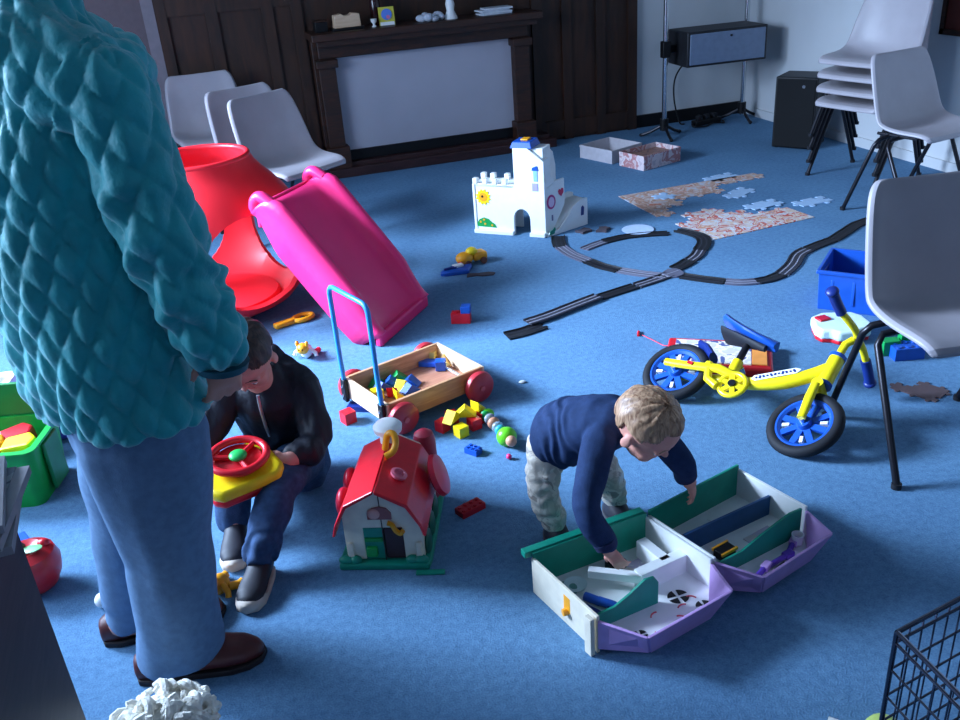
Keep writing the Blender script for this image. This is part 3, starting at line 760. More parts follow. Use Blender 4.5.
# saddle
sad = MB(); rings = []
for i in range(13):
    u = i/12; x = .03+.21*u; hw = .052*(1-u)**.8+.018 if u > .08 else .045
    zc = .338 + .03*(1-u)**3 + .004*math.sin(u*PI)
    rings.append([(x, hw*math.cos(a), zc+.016*math.sin(a)-.010*abs(math.cos(a))) for a in [2*PI*k/16 for k in range(16)]])
sad.loft(rings); sad.build('saddle', BLUE, bk)
sad = MB(); rings = []
for i in range(9):
    u = i/8; x = .05+.16*u; hw = .04*(1-u)+.012
    rings.append([(x, hw*math.cos(a), .314+.012*math.sin(a)) for a in [2*PI*k/12 for k in range(12)]])
sad.loft(rings).build('saddle_underside', mat('dark_grey_plastic', (40, 42, 50), .6), bk)
# crank guard ring with cut-outs
gm = MB(); M = T(.205, -.022, .135) @ RX(90)
gm.tube([(.043*math.cos(2*PI*k/28), .043*math.sin(2*PI*k/28), 0) for k in range(28)], .009, 10, closed=True, M=M)
for a in (0, 60, 120): gm.box((0, 0, 0), (.084, .015, .012), RZ(a).to_3x3()); gm.v[-8:] = [M @ v for v in gm.v[-8:]]
gm.build('chain_guard', YB, bk)
MB().tube([(.09, -.03, .175), (.12, -.03, .12), (.165, -.03, .105)], .014, 10).build('footrest', YB, bk)
MB().cyl((.205, -.01, .135), .013, .05, 14, RX(90).to_3x3()).build('guard_bolt', TUBE_DK, bk)
for s in (-1, 1): MB().tube([(.445, s*.03, .235), (.456, s*.034, .18), (.474, s*.036, .104)], [.014, .015, .013], 12, flat=.8).build('fork_blade', YB, bk)
MB().tube([(.447, -.034, .24), (.447, .034, .24)], .018, 12).build('fork_crown', YB, bk)
MB().cyl((.4445, 0, .27), .014, .05, 12).build('steerer', TUBE_DK, bk)
# handlebar
MB().tube([(.437, 0, .37), (.433, 0, .42), (.447, 0, .445)], .0125, 12).build('stem', YB, bk)
MB().tube(smooth_path([(.422, -.125, .450), (.445, -.075, .452), (.452, -.03, .458), (.455, .0, .455), (.462, .05, .455), (.468, .11, .448)], 4), .0115, 12).build('handlebar', YB, bk)
for s, p in ((-1, [(.425, -.115, .450), (.412, -.16, .456), (.403, -.195, .462)]), (1, [(.466, .10, .449), (.472, .145, .440), (.48, .185, .425)])):
    g = MB().tube(p, .0165, 14).build('hand_grip', DBLUE, bk)
    MB().ell(p[-1], (.021, .012, .021), 14).build('grip_end', DBLUE, g)
dc = MB().prism([(0, 0), (.13, 0), (.145, .012), (.13, .021), (0, .021), (-.01, .01)], -.0235, -.0225, T(.262, 0, .176) @ RY(-36) @ T(0, 0, 0) @ RX(90))
dc.v = [Vector((v.x, -abs(v.y), v.z)) for v in dc.v]
dcl = dc.build('frame_sticker', WHITE_PL, bk, smooth=False)
mk = MB(); random.seed(3)
for k in range(11):
    u = .006+.0118*k; h = .006+.006*((k*5) % 3)/2
    q = MB().box((u, -.0245, .0105), (.0065, .001, h), RY(20 if k % 2 else -25).to_3x3()); mk.add([T(.262, 0, .176) @ RY(-36) @ v for v in q.v], [(3, 2, 1, 0), (4, 5, 6, 7), (0, 1, 5, 4), (1, 2, 6, 5), (2, 3, 7, 6), (3, 0, 4, 7)])
mk.build('sticker_lettering', DBLUE, dcl, smooth=False)
MB().box((.04, -.0495, .142), (.02, .002, .012)).build('red_label', RED, bk, smooth=False)
MB().tube([(.0, 0, .245), (.03, 0, .24), (.07, 0, .215)], .014, 10, flat=2.2).build('mudguard', DBLUE, bk)

# magnetic drawing board behind the bike with a red pen on a cord
t = thing('drawing_board', 'red framed flat picture board lying on the carpet behind the bike', 'drawing board', (1.625, 2.545, 0), R(-33)); t.scale = (1.12, 1.1, 1)
PIC = picture_mat('printed_cartoon', [(225, 228, 235), (215, 205, 225), (250, 235, 210), (90, 100, 150), (235, 225, 235)], 22)
MB().box((0, 0, .018), (.33, .21, .036)).build('board_frame', RED, t, bevel=.008)
MB().box((-.02, 0, .038), (.24, .165, .006)).build('picture_panel', PIC, t, bevel=.001)
MB().box((.125, 0, .039), (.045, .16, .005)).build('yellow_panel', mat('orange_print', (240, 150, 70), .5), t, bevel=.001)
MB().tube(smooth_path([(.09, .06, .045), (.13, .085, .045), (.155, .06, .043)], 5), .005, 8).build('blue_trim', BLUE, t)
bpy.context.view_layer.update(); WI = t.matrix_world.inverted()
MB().tube([WI @ Vector(q) for q in smooth_path([(1.505, 2.69, .03), (1.51, 2.74, .006), (1.50, 2.80, .003), (1.482, 2.862, .005)], 5)], .0018, 6).build('cord', mat('red_cord', (215, 70, 90), .6), t)
t2 = thing('stylus', 'tiny red pen on a cord on the carpet between bike and road track', 'pen', (1.475, 2.88, .005), R(60))
MB().cyl((0, 0, 0), .0055, .035, 10, RY(90).to_3x3()).build('barrel', RED, t2)
MB().cyl((.02, 0, 0), .003, .01, 8, RY(90).to_3x3()).build('tip', DBLUE, t2)

# white toy console, blue storage bin
t = thing('toy_console', 'white moulded toy with a red square button and a red underside by the blue bin', 'toy', (2.14, 2.555, 0), R(-20))
out = [(-.10, -.04), (-.085, -.075), (-.05, -.08), (-.03, -.105), (.03, -.105), (.06, -.08), (.095, -.07), (.11, -.03), (.10, .04), (.07, .08), (-.04, .085), (-.09, .05)]
MB().prism([(x*.95, y*.95) for x, y in out], 0, .016).build('underside', RED, t, bevel=.004)
MB().prism(out, .014, .055).build('body', mat('mint_white_plastic', (225, 245, 240), .35), t, bevel=.01, seg=3)
MB().box((-.055, .02, .058), (.045, .04, .008), RZ(20).to_3x3()).build('red_button', RED, t, bevel=.002)
t = thing('storage_bin', 'dark blue open plastic storage bin standing behind the nearest grey chair', 'storage bin', (2.40, 2.775, 0), R(-48))
def open_box(t, lx, ly, h, col, th=.005, flare=1.06, rim=.008, name='bin'):
    m = MB()
    def ring(a, b, z): return [(-a, -b, z), (a, -b, z), (a, b, z), (-a, b, z)]
    a0, b0 = lx/2/flare, ly/2/flare; a1, b1 = lx/2, ly/2
    m.loft([ring(a0, b0, 0), ring(a1, b1, h), ring(a1+rim, b1+rim, h), ring(a1+rim, b1+rim, h-.012), ring(a1+rim-.001, b1+rim-.001, h+.002), ring(a1-th, b1-th, h+.002), ring(a0-th, b0-th, th)])
    return m.build(name, col, t, smooth=False, bevel=.002)
open_box(t, .27, .27, .165, BLUE, name='bin_body')
for s in (-.08, 0, .08): MB().box((s, -.131, .08), (.012, .006, .1)).build('rib', BLUE, t, bevel=.002)
MB().box((-.131, 0, .12), (.01, .1, .03)).build('handle_grip', DBLUE, t, bevel=.003)

# ------------------------------------------------------------------ two cardboard trays
CARD = mat('grey_card', (190, 185, 190), .8); 
t = thing('cardboard_tray', 'open plain white cardboard box lid on the carpet, the left one of two', 'box', (2.60, 5.50, 0), R(20))
open_box(t, .28, .30, .085, CARD, .004, 1.0, .002, 'tray_body')
t = thing('cardboard_tray', 'open cardboard box with red printed sides in front of the plain one', 'box', (2.735, 5.20, 0), R(18))
open_box(t, .33, .22, .09, picture_mat('printed_card', [(200, 180, 185), (225, 205, 205), (190, 130, 130), (215, 190, 190), (150, 100, 95)], 14), .004, 1.0, .002, 'tray_body')
MB().box((0, 0, .05), (.30, .19, .03)).build('puzzle_contents', picture_mat('brown_contents', [(120, 85, 80), (150, 110, 95), (95, 70, 75), (170, 140, 120)], 25), t)

# ------------------------------------------------------------------ floor jigsaws
PUZ = picture_mat('jigsaw_picture', [(195, 195, 205), (205, 170, 150), (185, 140, 120), (215, 200, 195), (200, 120, 90), (160, 140, 140)], 16)
PUZ2 = picture_mat('jigsaw_picture_bright', [(225, 222, 225), (222, 190, 165), (215, 215, 220), (205, 90, 70), (225, 205, 190), (215, 150, 115), (150, 160, 190)], 17)
BACK = mat('jigsaw_grey_back', (165, 195, 225), .8)
def jig(name, label, cells, sz, loc, rz, m, straight, group=None):
    pl = puzzle_poly(cells, sz, straight)
    o = MB().prism(pl, 0, .0035).build(name, m, None, smooth=False)
    o.location = loc; o.rotation_euler = (0, 0, R(rz)); return tag(o, label, 'jigsaw', group)
c1 = [(0, 0), (0, 1), (0, 2), (0, 3), (1, 2), (1, 3), (2, 2), (2, 3), (1, 1), (3, 3), (3, 2), (4, 3), (5, 3), (6, 3), (4, 2), (7, 3)]
o = jig('jigsaw_puzzle', 'long part-built jigsaw with brown picture, farther from the camera', c1, .113, (2.24, 4.17, 0), 1, PUZ, lambda nb: nb[0] < 0 or nb[1] > 3)
c2 = [(i, j) for i in range(6) for j in range(2)] + [(0, 2), (1, 2), (2, 2), (3, 2), (1, 3), (2, 3)]
o = jig('jigsaw_puzzle', 'part-built colourful jigsaw nearer the road track, straight edged in front', c2, .105, (2.29, 3.70, 0), 5, PUZ2, lambda nb: nb[1] < 0 or nb[0] < 0 or nb[0] > 5)
for (x, y, rz, cs, lb) in ((2.84, 4.60, 10, [(0, 0), (1, 0)], 'pale jigsaw piece face down beyond the brown jigsaw'),
                        (2.78, 4.24, 30, [(0, 0), (1, 0)], 'pale jigsaw pieces face down between the two jigsaws'),
                        (2.73, 4.00, 8, [(0, 0), (1, 0)], 'pale jigsaw pieces face down on the back right of the near jigsaw'),
                        (2.98, 3.93, 5, [(0, 0), (1, 0)], 'pale jigsaw piece face down near the chair legs'),
                        (2.42, 4.42, 20, [(0, 0)], 'pale jigsaw piece on the left part of the brown jigsaw')):
    jig('jigsaw_piece', lb, cs, .10, (x, y, .0037 if lb.find(' on the ') > 0 else 0), rz, BACK, lambda nb: False, None)

# ------------------------------------------------------------------ toy road track laid over the carpet
TRK = mat('black_track', (16, 17, 22), .5); TRG = mat('grey_track', (92, 92, 108), .6); TRM = mat('charcoal_track', (46, 46, 56), .55)
def track(pts, col, label, w=.062, z=0):
    P = smooth_path([(x, y, 0) for x, y in pts], 5); m = MB(); rings = []
    lane = MB(); lr = [[], []]
    for i, p in enumerate(P):
        t_ = (P[min(i+1, len(P)-1)]-P[max(i-1, 0)]).normalized(); n_ = Vector((-t_.y, t_.x, 0)); h = w/2
        rings.append([p+n_*a+Vector((0, 0, b)) for a, b in ((-h, 0), (h, 0), (h, .008), (h-.005, .008), (h-.006, .004), (-h+.006, .004), (-h+.005, .008), (-h, .008))])
        for k, s in enumerate((-1, 1)): lr[k].append([p+n_*(s*.012+a)+Vector((0, 0, b)) for a, b in ((-.0025, .0035), (.0025, .0035), (.0025, .0046), (-.0025, .0046))])
    m.loft(rings); e = thing('track_piece', label, 'toy track', (P[0].x, P[0].y, z), 0, 'toy road track pieces')
    O = Matrix.Translation(-P[0])
    moved(m, O).build('road', col, e, angle=30)
    ln = MB(); ln.loft(lr[0]); ln.loft(lr[1])
    moved(ln, O).build('lane_line', mat('track_line', (150, 150, 165), .6) if col is not TRK else TRM, e, smooth=False)
    nx = (P[-1]-P[-2]).normalized(); n_ = Vector((-nx.y, nx.x, 0))
    tb = MB()
    for s in (-1, 1): tb.box(P[-1]-P[0]+n_*s*.015+nx*.005+Vector((0, 0, .002)), (.012, .010, .004), Matrix.Rotation(math.atan2(nx.y, nx.x), 3, 'Z'))
    tb.build('joint_tab', col, e, smooth=False)
    return e
A_ = [(1.005, 3.095), (1.075, 3.10), (1.17, 3.125)]
track(A_, TRK, 'black track piece at the near left end of the road, end nearest the toy cart', .075)
track([(1.12, 3.165), (1.22, 3.19), (1.36, 3.240), (1.49, 3.285)], TRM, 'charcoal track piece with pale lines just beyond the near left end of the road', .062, .0085)
track([(1.50, 3.288), (1.60, 3.312), (1.69, 3.333)], TRK, 'black track piece in the middle of the branch leading down left from the crossing')
track([(1.70, 3.335), (1.80, 3.36), (1.89, 3.385)], TRM, 'charcoal lined track piece just left of and below the crossing', .062, .0)
track([(1.945, 3.44), (1.99, 3.46), (2.055, 3.50)], TRK, 'black track piece directly above the crossing', .07)
track([(2.06, 3.505), (2.115, 3.545), (2.165, 3.60)], TRM, 'charcoal track piece in the rising curve above the crossing')
track([(2.17, 3.605), (2.235, 3.68), (2.268, 3.76), (2.258, 3.84), (2.225, 3.92)], TRK, 'black curved track piece ending just in front of the near jigsaw', .07)
track([(1.655, 4.135), (1.625, 4.06), (1.602, 3.98)], TRK, 'black track piece touching the right corner of the toy castle', .07)
track([(1.602, 3.975), (1.606, 3.85), (1.636, 3.73)], TRG, 'grey track piece curving away from the toy castle')
track([(1.638, 3.722), (1.665, 3.63), (1.71, 3.545)], TRK, 'black track piece between the two grey ones below the castle')
track([(1.714, 3.54), (1.78, 3.455), (1.86, 3.375)], TRG, 'grey track piece ending at the crossing from the left')
track([(1.925, 3.345), (1.99, 3.265), (2.05, 3.200)], TRK, 'black track piece leading right from the crossing')
track([(2.055, 3.195), (2.11, 3.155), (2.17, 3.135)], TRG, 'grey straight track piece at the bottom of the right hand bend', .062)
track([(2.175, 3.134), (2.24, 3.135), (2.31, 3.158)], TRK, 'black track piece at the start of the right hand rise')
track([(2.315, 3.160), (2.42, 3.235), (2.52, 3.33), (2.60, 3.37)], TRM, 'charcoal mottled track piece on the right hand rise', .066)
track([(2.606, 3.372), (2.69, 3.40), (2.78, 3.425)], TRK, 'black track piece beyond the mottled charcoal one')
track([(2.785, 3.427), (2.90, 3.49), (3.02, 3.555), (3.15, 3.59)], TRK, 'black track piece disappearing behind the nearest chair back')
track([(1.69, 3.885), (1.75, 3.912), (1.82, 3.938)], TRG, 'grey track piece at the left end of the short loose branch', .055)
track([(1.825, 3.94), (1.93, 3.953), (2.04, 3.935), (2.155, 3.895)], TRK, 'black track piece forming the short loose branch', .062)
t = thing('track_crossing', 'grey crossing piece where the toy roads meet', 'toy track', (1.905, 3.392, 0), R(15))
MB().prism([(-.045, -.03), (-.02, -.05), (.02, -.05), (.04, -.03), (.05, 0), (.05, .03), (.02, .05), (-.02, .04), (-.045, .025)], 0, .008).build('road', TRG, t, smooth=False, bevel=.002)
MB().box((0, 0, .0085), (.07, .004, .001)).build('lane_line', mat('track_line', (150, 150, 165), .6), t, smooth=False)
# ------------------------------------------------------------------ opened play case with its contents
t = thing('play_case', 'opened white, green and purple carry-along play case on the carpet in front of the toddler', 'play case', (0, 0, 0), 0)
def wall_between(a, b, h0, h1, th, name, m, parent, profile=None):
    a = Vector((a[0], a[1], 0)); b = Vector((b[0], b[1], 0)); d = b-a; L = d.length
    M = Matrix.Translation(a) @ Matrix.Rotation(math.atan2(d.y, d.x), 4, 'Z')
    poly = [(0, h0), (L, h0)] + ([(u*L, z) for u, z in profile] if profile else [(L, h1), (0, h1)])
    return MB().prism(poly, -th/2, th/2, M @ RX(90)).build(name, m, parent, smooth=False, bevel=.0015)
FA = (.566, 1.650); FB = (.626, 1.404); FC = (.953, 1.478); FG = (.890, 1.690)
GC = (.963, 1.480); GI = (1.278, 1.566); GH = (1.217, 1.785)
GG = (.900, 1.693)
P1 = (.702, 1.316); P2 = (.946, 1.378); Q1 = (1.036, 1.389); Q2 = (1.277, 1.464)
ch, cb = .105, .018
MB().prism([FA, FB, (.722, 1.362), (.915, 1.414), FC, FG], cb, cb+.005).build('left_tray_floor', WHITE_PL, t, smooth=False)
MB().prism([GG, GC, (1.06, 1.434), (1.235, 1.492), GI, GH], cb, cb+.005).build('right_tray_floor', WHITE_PL, t, smooth=False)
wall_between(FA, FG, 0, .118, .008, 'back_panel', TEAL, t); wall_between(GG, GH, 0, .118, .008, 'back_panel', TEAL, t)
rl = wall_between((FA[0]-.02, FA[1]+.012), (FG[0]-.005, FG[1]+.012), .105, .122, .022, 'back_ledge', TEAL, t)
sp = wall_between(FA, FB, 0, ch, .008, 'side_panel', CREAM_PL, t)
wall_between(FC, FG, cb, ch, .007, 'hinge_wall', WHITE_PL, t); wall_between(GC, GG, cb, ch, .007, 'hinge_wall', WHITE_PL, t)
wall_between(GI, GH, 0, ch, .008, 'side_panel', WHITE_PL, t)
def bulge(pts, n1):
    mb = MB()
    for a, b in zip(pts, pts[1:]):
        a_, b_ = Vector((a[0], a[1], 0)), Vector((b[0], b[1], 0)); d = b_-a_
        nrm = Vector((d.y, -d.x, 0)).normalized()*.004
        top = ch-.012
        ce = (Vector((pts[0][0], pts[0][1], 0))+Vector((pts[-1][0], pts[-1][1], 0)))/2
        sh = lambda q: q if q in (Vector((pts[0][0], pts[0][1], 0)), Vector((pts[-1][0], pts[-1][1], 0))) else q.lerp(ce, .28)
        al, bl = sh(a_)+Vector((0, 0, .012)), sh(b_)+Vector((0, 0, .012))
        mb.add([al-nrm, bl-nrm, bl+nrm, al+nrm, a_-nrm+Vector((0, 0, top)), b_-nrm+Vector((0, 0, top)), b_+nrm+Vector((0, 0, top)), a_+nrm+Vector((0, 0, top))],
               [(3, 2, 1, 0), (4, 5, 6, 7), (0, 1, 5, 4), (1, 2, 6, 5), (2, 3, 7, 6), (3, 0, 4, 7)])
    return mb.build(n1, PURPLE, t, smooth=False, bevel=.002)
bulge([FB, P1, P2, FC], 'purple_front'); bulge([GC, Q1, Q2, GI], 'purple_front')
MB().prism([FB, (.724, 1.366), (.912, 1.418), FC], .010, .017).build('purple_base', PURPLE, t, smooth=False)
MB().prism([GC, (1.063, 1.44), (1.232, 1.495), GI], .010, .017).build('purple_base', PURPLE, t, smooth=False)
# dividers
wall_between((.640, 1.452), (.812, 1.478), cb, .08, .007, 'wavy_divider', TEAL, t, [(1, .085), (.93, .105), (.78, .108), (.55, .085), (.3, .066), (0, .064)])
wall_between((.985, 1.502), (1.262, 1.566), cb, .08, .007, 'wavy_divider', TEAL, t, [(1, .105), (.85, .108), (.72, .10), (.5, .085), (.28, .066), (0, .066)])
wall_between((.955, 1.612), (1.243, 1.672), cb, .082, .008, 'blue_divider', mat('petrol_plastic', (25, 75, 125), .45), t)
wall_between((.79, 1.535), (.925, 1.562), cb, .075, .03, 'white_partition', WHITE_PL, t)
wall_between((.69, 1.60), (.80, 1.53), cb+.03, .07, .02, 'white_shelf', WHITE_PL, t)
MB().box((.865, 1.60, .05), (.03, .10, .05), RZ(12).to_3x3()).build('white_partition', WHITE_PL, t, smooth=False, bevel=.003)
cl = MB().box((.600, 1.512, .062), (.010, .03, .05), RZ(-76+90).to_3x3()).build('side_latch', ORANGE, t, bevel=.004)
MB().cyl((.592, 1.512, .04), .009, .014, 14, RY(90).to_3x3()).build('latch_knob', ORANGE, cl)
wall_between((.604, 1.42), (.610, 1.398), 0, ch, .012, 'corner_post', CREAM_PL, t)
MB().ell((.62, 1.60, .026), (.045, .03, .003), 20).build('oval_recess', mat('pale_green_plastic', (95, 150, 140), .5), t)
# stickers on the tray floors: black window shapes with curves
def floor_mark(x, y, r, par):
    for q in range(4):
        a0 = 90*q+12; pts = [(x+r*.18*math.cos(R(a0+33)), y+r*.18*math.sin(R(a0+33)))]+[(x+r*math.cos(R(a0+k*11)), y+r*.9*math.sin(R(a0+k*11))) for k in range(7)]
        MB().prism(pts, cb+.0055, cb+.0065).build('window_mark', BLACK, par, smooth=False)
for x, y, r in ((.865, 1.475, .026), (.905, 1.425, .02), (.725, 1.395, .017)): floor_mark(x, y, r, t)
RM = mat('red_print', (205, 80, 90), .5)
for x, y, a in ((.885, 1.45, 20), (.86, 1.43, 60), (.75, 1.375, -20), (.83, 1.40, 10), (.79, 1.43, 80)):
    MB().tube([(x+.018*math.cos(R(a+b)), y+.018*math.sin(R(a+b)), cb+.0062) for b in range(0, 100, 20)], .0018, 6).build('curved_mark', RM, t)
MB().prism([(.80, 1.385), (.85, 1.40), (.845, 1.375), (.81, 1.365)], cb+.0055, cb+.007).build('purple_patch', DPURPLE, t, smooth=False)
# contents
def item(name, lb, cat, mb, m, loc, rz=0, group=None, tilt=(0, 0), **k):
    o = mb.build(name, m, None, **k); o.location = loc; o.rotation_euler = (R(tilt[0]), R(tilt[1]), R(rz)); return tag(o, lb, cat, group)
fz = cb+.0055
def bottle(loc, rz, lb):
    t_ = thing('toy_bottle', lb, 'toy bottle', loc, R(rz))
    MB().lathe([(.004, -.03), (.011, -.028), (.011, .012), (.006, .02), (.006, .03)], 16, T(0, 0, .0112) @ RY(90)).build('bottle_body', BLUE, t_)
    MB().lathe([(.0075, .028), (.0075, .04), (.003, .042)], 12, T(0, 0, .0112) @ RY(90)).build('bottle_cap', DBLUE, t_)
    return t_
bottle((.675, 1.528, fz), -52, 'blue toy bottle lying nearest the white shelf in the left tray')
bottle((.700, 1.502, fz), -48, 'blue toy bottle lying against the green wavy divider in the left tray')
item('toy_block', 'dark blue block in the front left corner of the left tray', 'block', MB().box((0, 0, .012), (.05, .03, .024)), DBLUE, (.645, 1.485, fz), -60, smooth=False, bevel=.002)
item('toy_plate', 'small pale plate in the left tray under the toddler hand', 'toy plate', MB().lathe([(.01, .001), (.022, .003), (.028, .008), (.029, .010), (.02, .006), (.01, .004)], 24), mat('pale_plate', (205, 225, 225), .4), (.655, 1.60, fz))
def cardp(loc, rz, sx, sy, m, lb, z=.002): return item('picture_card', lb, 'card', MB().box((0, 0, z/2), (sx, sy, z)), m, loc, rz, smooth=False)
cardp((1.02, 1.66, fz), 12, .13, .05, picture_mat('card_print', [(170, 160, 190), (150, 110, 90), (205, 200, 215), (120, 90, 110)], 30), 'printed picture card behind the blue divider in the right tray')
cardp((1.12, 1.70, fz), 35, .05, .06, WHITE_PL, 'plain white card in the back corner of the right tray')
cardp((1.17, 1.60, fz), 15, .09, .03, picture_mat('card_print_two', [(190, 180, 200), (200, 190, 190), (150, 100, 90)], 34), 'printed card between the blue and green dividers of the right tray')
tt = thing('toy_truck', 'small yellow and black toy truck between the dividers of the right tray', 'toy', (1.045, 1.565, fz), R(15))
MB().box((0, 0, .012), (.05, .03, .024)).build('frame_body', BLACK, tt, bevel=.002)
for s in (-1, 1): MB().box((0, s*.016, .022), (.055, .006, .008)).build('yellow_edge', ORANGE, tt, bevel=.001)
for i, (x, y, a, lb) in enumerate(((1.08, 1.465, 30, 'purple toy brush lying left in the front part of the right tray'), (1.15, 1.49, 15, 'purple toy comb in the middle of the front part of the right tray'), (1.20, 1.515, 40, 'purple toy handle at the right of the front part of the right tray'))):
    e = thing('toy_tool', lb, 'toy tool', (x, y, fz), R(a), 'purple toy tools')
    MB().tube([(-.035, 0, .008), (0, 0, .009), (.02, 0, .009)], .007, 10).build('tool_handle', DPURPLE, e)
    MB().box((.034, 0, .009), (.03, .02, .016)).build('tool_head', PURPLE if i != 1 else DPURPLE, e, bevel=.003)
item('toy_block', 'small black block beside the purple tools in the right tray', 'block', MB().box((0, 0, .010), (.04, .02, .02)), BLACK, (1.135, 1.455, fz), 20, smooth=False, bevel=.002)
item('toy_cup', 'small white cup beside the purple tools in the right tray', 'toy cup', MB().lathe([(.012, 0), (.016, .03), (.013, .03), (.009, .004)], 18), WHITE_PL, (1.235, 1.535, fz))

# ------------------------------------------------------------------ small things scattered on the carpet
# rattle caterpillar
t = thing('rattle_toy', 'clear bead rattle with bright green ends lying by the toddler', 'rattle', (.725, 2.375, .0), 0)
pA, pB = Vector((-.005, .115, .025)), Vector((.012, -.07, .03))
d = (pB-pA)
for u, r, m, nm in ((0, .022, GREEN, 'green_ring'), (.16, .02, mat('clear_plastic', (200, 215, 220), .1, trans=.6), 'clear_bead'), (.33, .021, mat('copper_bead', (200, 140, 110), .3), 'copper_bead'), (.5, .02, mat('clear_plastic', (200, 215, 220), .1, trans=.6), 'clear_bead'), (.62, .019, mat('turquoise_bead', (60, 170, 190), .3), 'turquoise_bead')):
    MB().ell(pA+d*u, (r, r*.7, r), 16).build(nm, m, t)
LIME = mat('lime_green_plastic', (110, 215, 40), .35)
MB().ell(pA+d*.88, (.033, .03, .032), 20).build('lime_end', LIME, t)
MB().ell(pA+d*1.06, (.018, .018, .018), 16).build('tan_knob', mat('tan_plastic', (205, 150, 120), .4), t)
MB().ell(pA+Vector((.005, 0, 0)), (.024, .012, .024), 16).build('lime_cap', LIME, t)
item('toy_ball', 'tiny pink ball on the carpet just behind the toddler', 'ball', MB().ell((0, 0, .009), (.009, .009, .009)), PINK_PL, (.712, 2.245, 0))
item('paper_scrap', 'tiny white scrap on the carpet right of the cart', 'scrap', MB().ell((0, 0, .004), (.014, .009, .005), 8), WHITE_PL, (.925, 2.70, 0))
item('toy_plate', 'flat white disc on the carpet inside the loop of road track', 'toy plate', MB().lathe([(.03, 0), (.078, .003), (.082, .006), (.03, .005)], 30), mat('pale_disc', (185, 205, 235), .6), (2.05, 4.02, 0))
for i, (x, y, a) in enumerate(((1.80, 4.135, 20), (1.895, 4.105, 50))):
    item('foam_piece', ['dark brown foam piece left of the pair beside the castle', 'dark brown foam piece right of the pair beside the castle'][i], 'foam piece',
         MB().prism([(-.03, -.025), (0, -.018), (.03, -.03), (.04, 0), (.028, .03), (0, .022), (-.035, .03), (-.028, 0)], 0, .012), mat('brown_foam', (66, 58, 66), .8), (x, y, 0), a, smooth=False)
item('foam_piece', 'dark brown foam piece lying right of the blue toy plane', 'foam piece', MB().prism([(-.075, -.02), (-.03, -.012), (0, -.024), (.05, -.02), (.06, .005), (.03, .02), (-.02, .014), (-.07, .02)], 0, .006), mat('brown_foam', (66, 58, 66), .8), (1.135, 3.80, 0), -15, smooth=False)
o = item('jigsaw_piece', 'brown jigsaw pieces linked in a row under the nearest chair', 'jigsaw', MB().prism(puzzle_poly([(0, 0), (1, 0), (1, 1), (2, 0), (2, 1)], .05, lambda nb: False), 0, .004), mat('brown_jigsaw', (88, 70, 72), .7), (2.02, 2.13, 0), -66, smooth=False)
item('plastic_strip', 'thin teal plastic strip on the carpet in front of the toy barn', 'strip', MB().box((0, 0, .003), (.075, .018, .006)), TEAL, (.345, 1.818, 0), -20, smooth=False, bevel=.002)
cardp((.835, 1.60, fz), 10, .10, .07, picture_mat('map_print', [(225, 225, 230), (200, 190, 215), (225, 215, 210), (170, 160, 190)], 30), 'pale printed card in the back right corner of the left tray')
item('toy_block', 'dark grey block beside the toddler hand in the left tray', 'block', MB().box((0, 0, .012), (.045, .035, .024)), TUBE_DK, (.775, 1.625, fz+.003), 15, smooth=False, bevel=.003)
# blue plane toy and yellow car
t = thing('toy_plane', 'flat blue toy boat with a white top on the carpet right of the slide', 'toy boat', (1.035, 3.885, 0), R(-5))
MB().prism([(-.085, -.02), (-.06, -.035), (.05, -.04), (.085, .045), (.0, .04), (-.06, .02)], 0, .022).build('hull', BLUE, t, bevel=.006)
MB().box((.01, .02, .028), (.05, .03, .012), RZ(15).to_3x3()).build('white_top', WHITE_PL, t, bevel=.003)
MB().tube([(-.06, -.005, .026), (-.02, .005, .028), (.0, .002, .024)], .006, 8).build('blue_bar', DBLUE, t)
t.name = 'toy_boat'
t = thing('toy_car', 'rounded yellow toy car on the carpet between slide and castle', 'toy car', (1.135, 3.975, 0), R(10))
MB().ell((-.035, 0, .035), (.045, .04, .03), 18).build('front_body', ORANGE, t)
MB().box((.04, 0, .035), (.075, .065, .04)).build('rear_body', ORANGE, t, bevel=.012, seg=3)
MB().ell((.005, 0, .06), (.03, .028, .022), 16).build('cab', YELLOW, t)
MB().ell((-.07, -.02, .02), (.012, .014, .012), 12).build('red_bumper', RED, t)
for x in (-.035, .05):
    for s in (-1, 1): MB().cyl((x, s*.036, .016), .016, .014, 18, RX(90).to_3x3()).build('wheel', BROWN, t)
# yellow spanner by the ball
t = thing('toy_spanner', 'orange-yellow toy spanner with an oval eye lying at the foot of the red ball', 'toy tool', (.225, 3.64, 0), R(20))
ovo = [(.045*math.cos(2*PI*k/28)+.05, .028*math.sin(2*PI*k/28), .012) for k in range(28)]
MB().tube(ovo, .011, 10, closed=True).build('eye', ORANGE, t)
MB().box((-.035, 0, .012), (.10, .034, .022)).build('handle', ORANGE, t, bevel=.006)
MB().ell((.05, 0, .012), (.012, .01, .008), 12).build('dark_button', TUBE_DK, t)
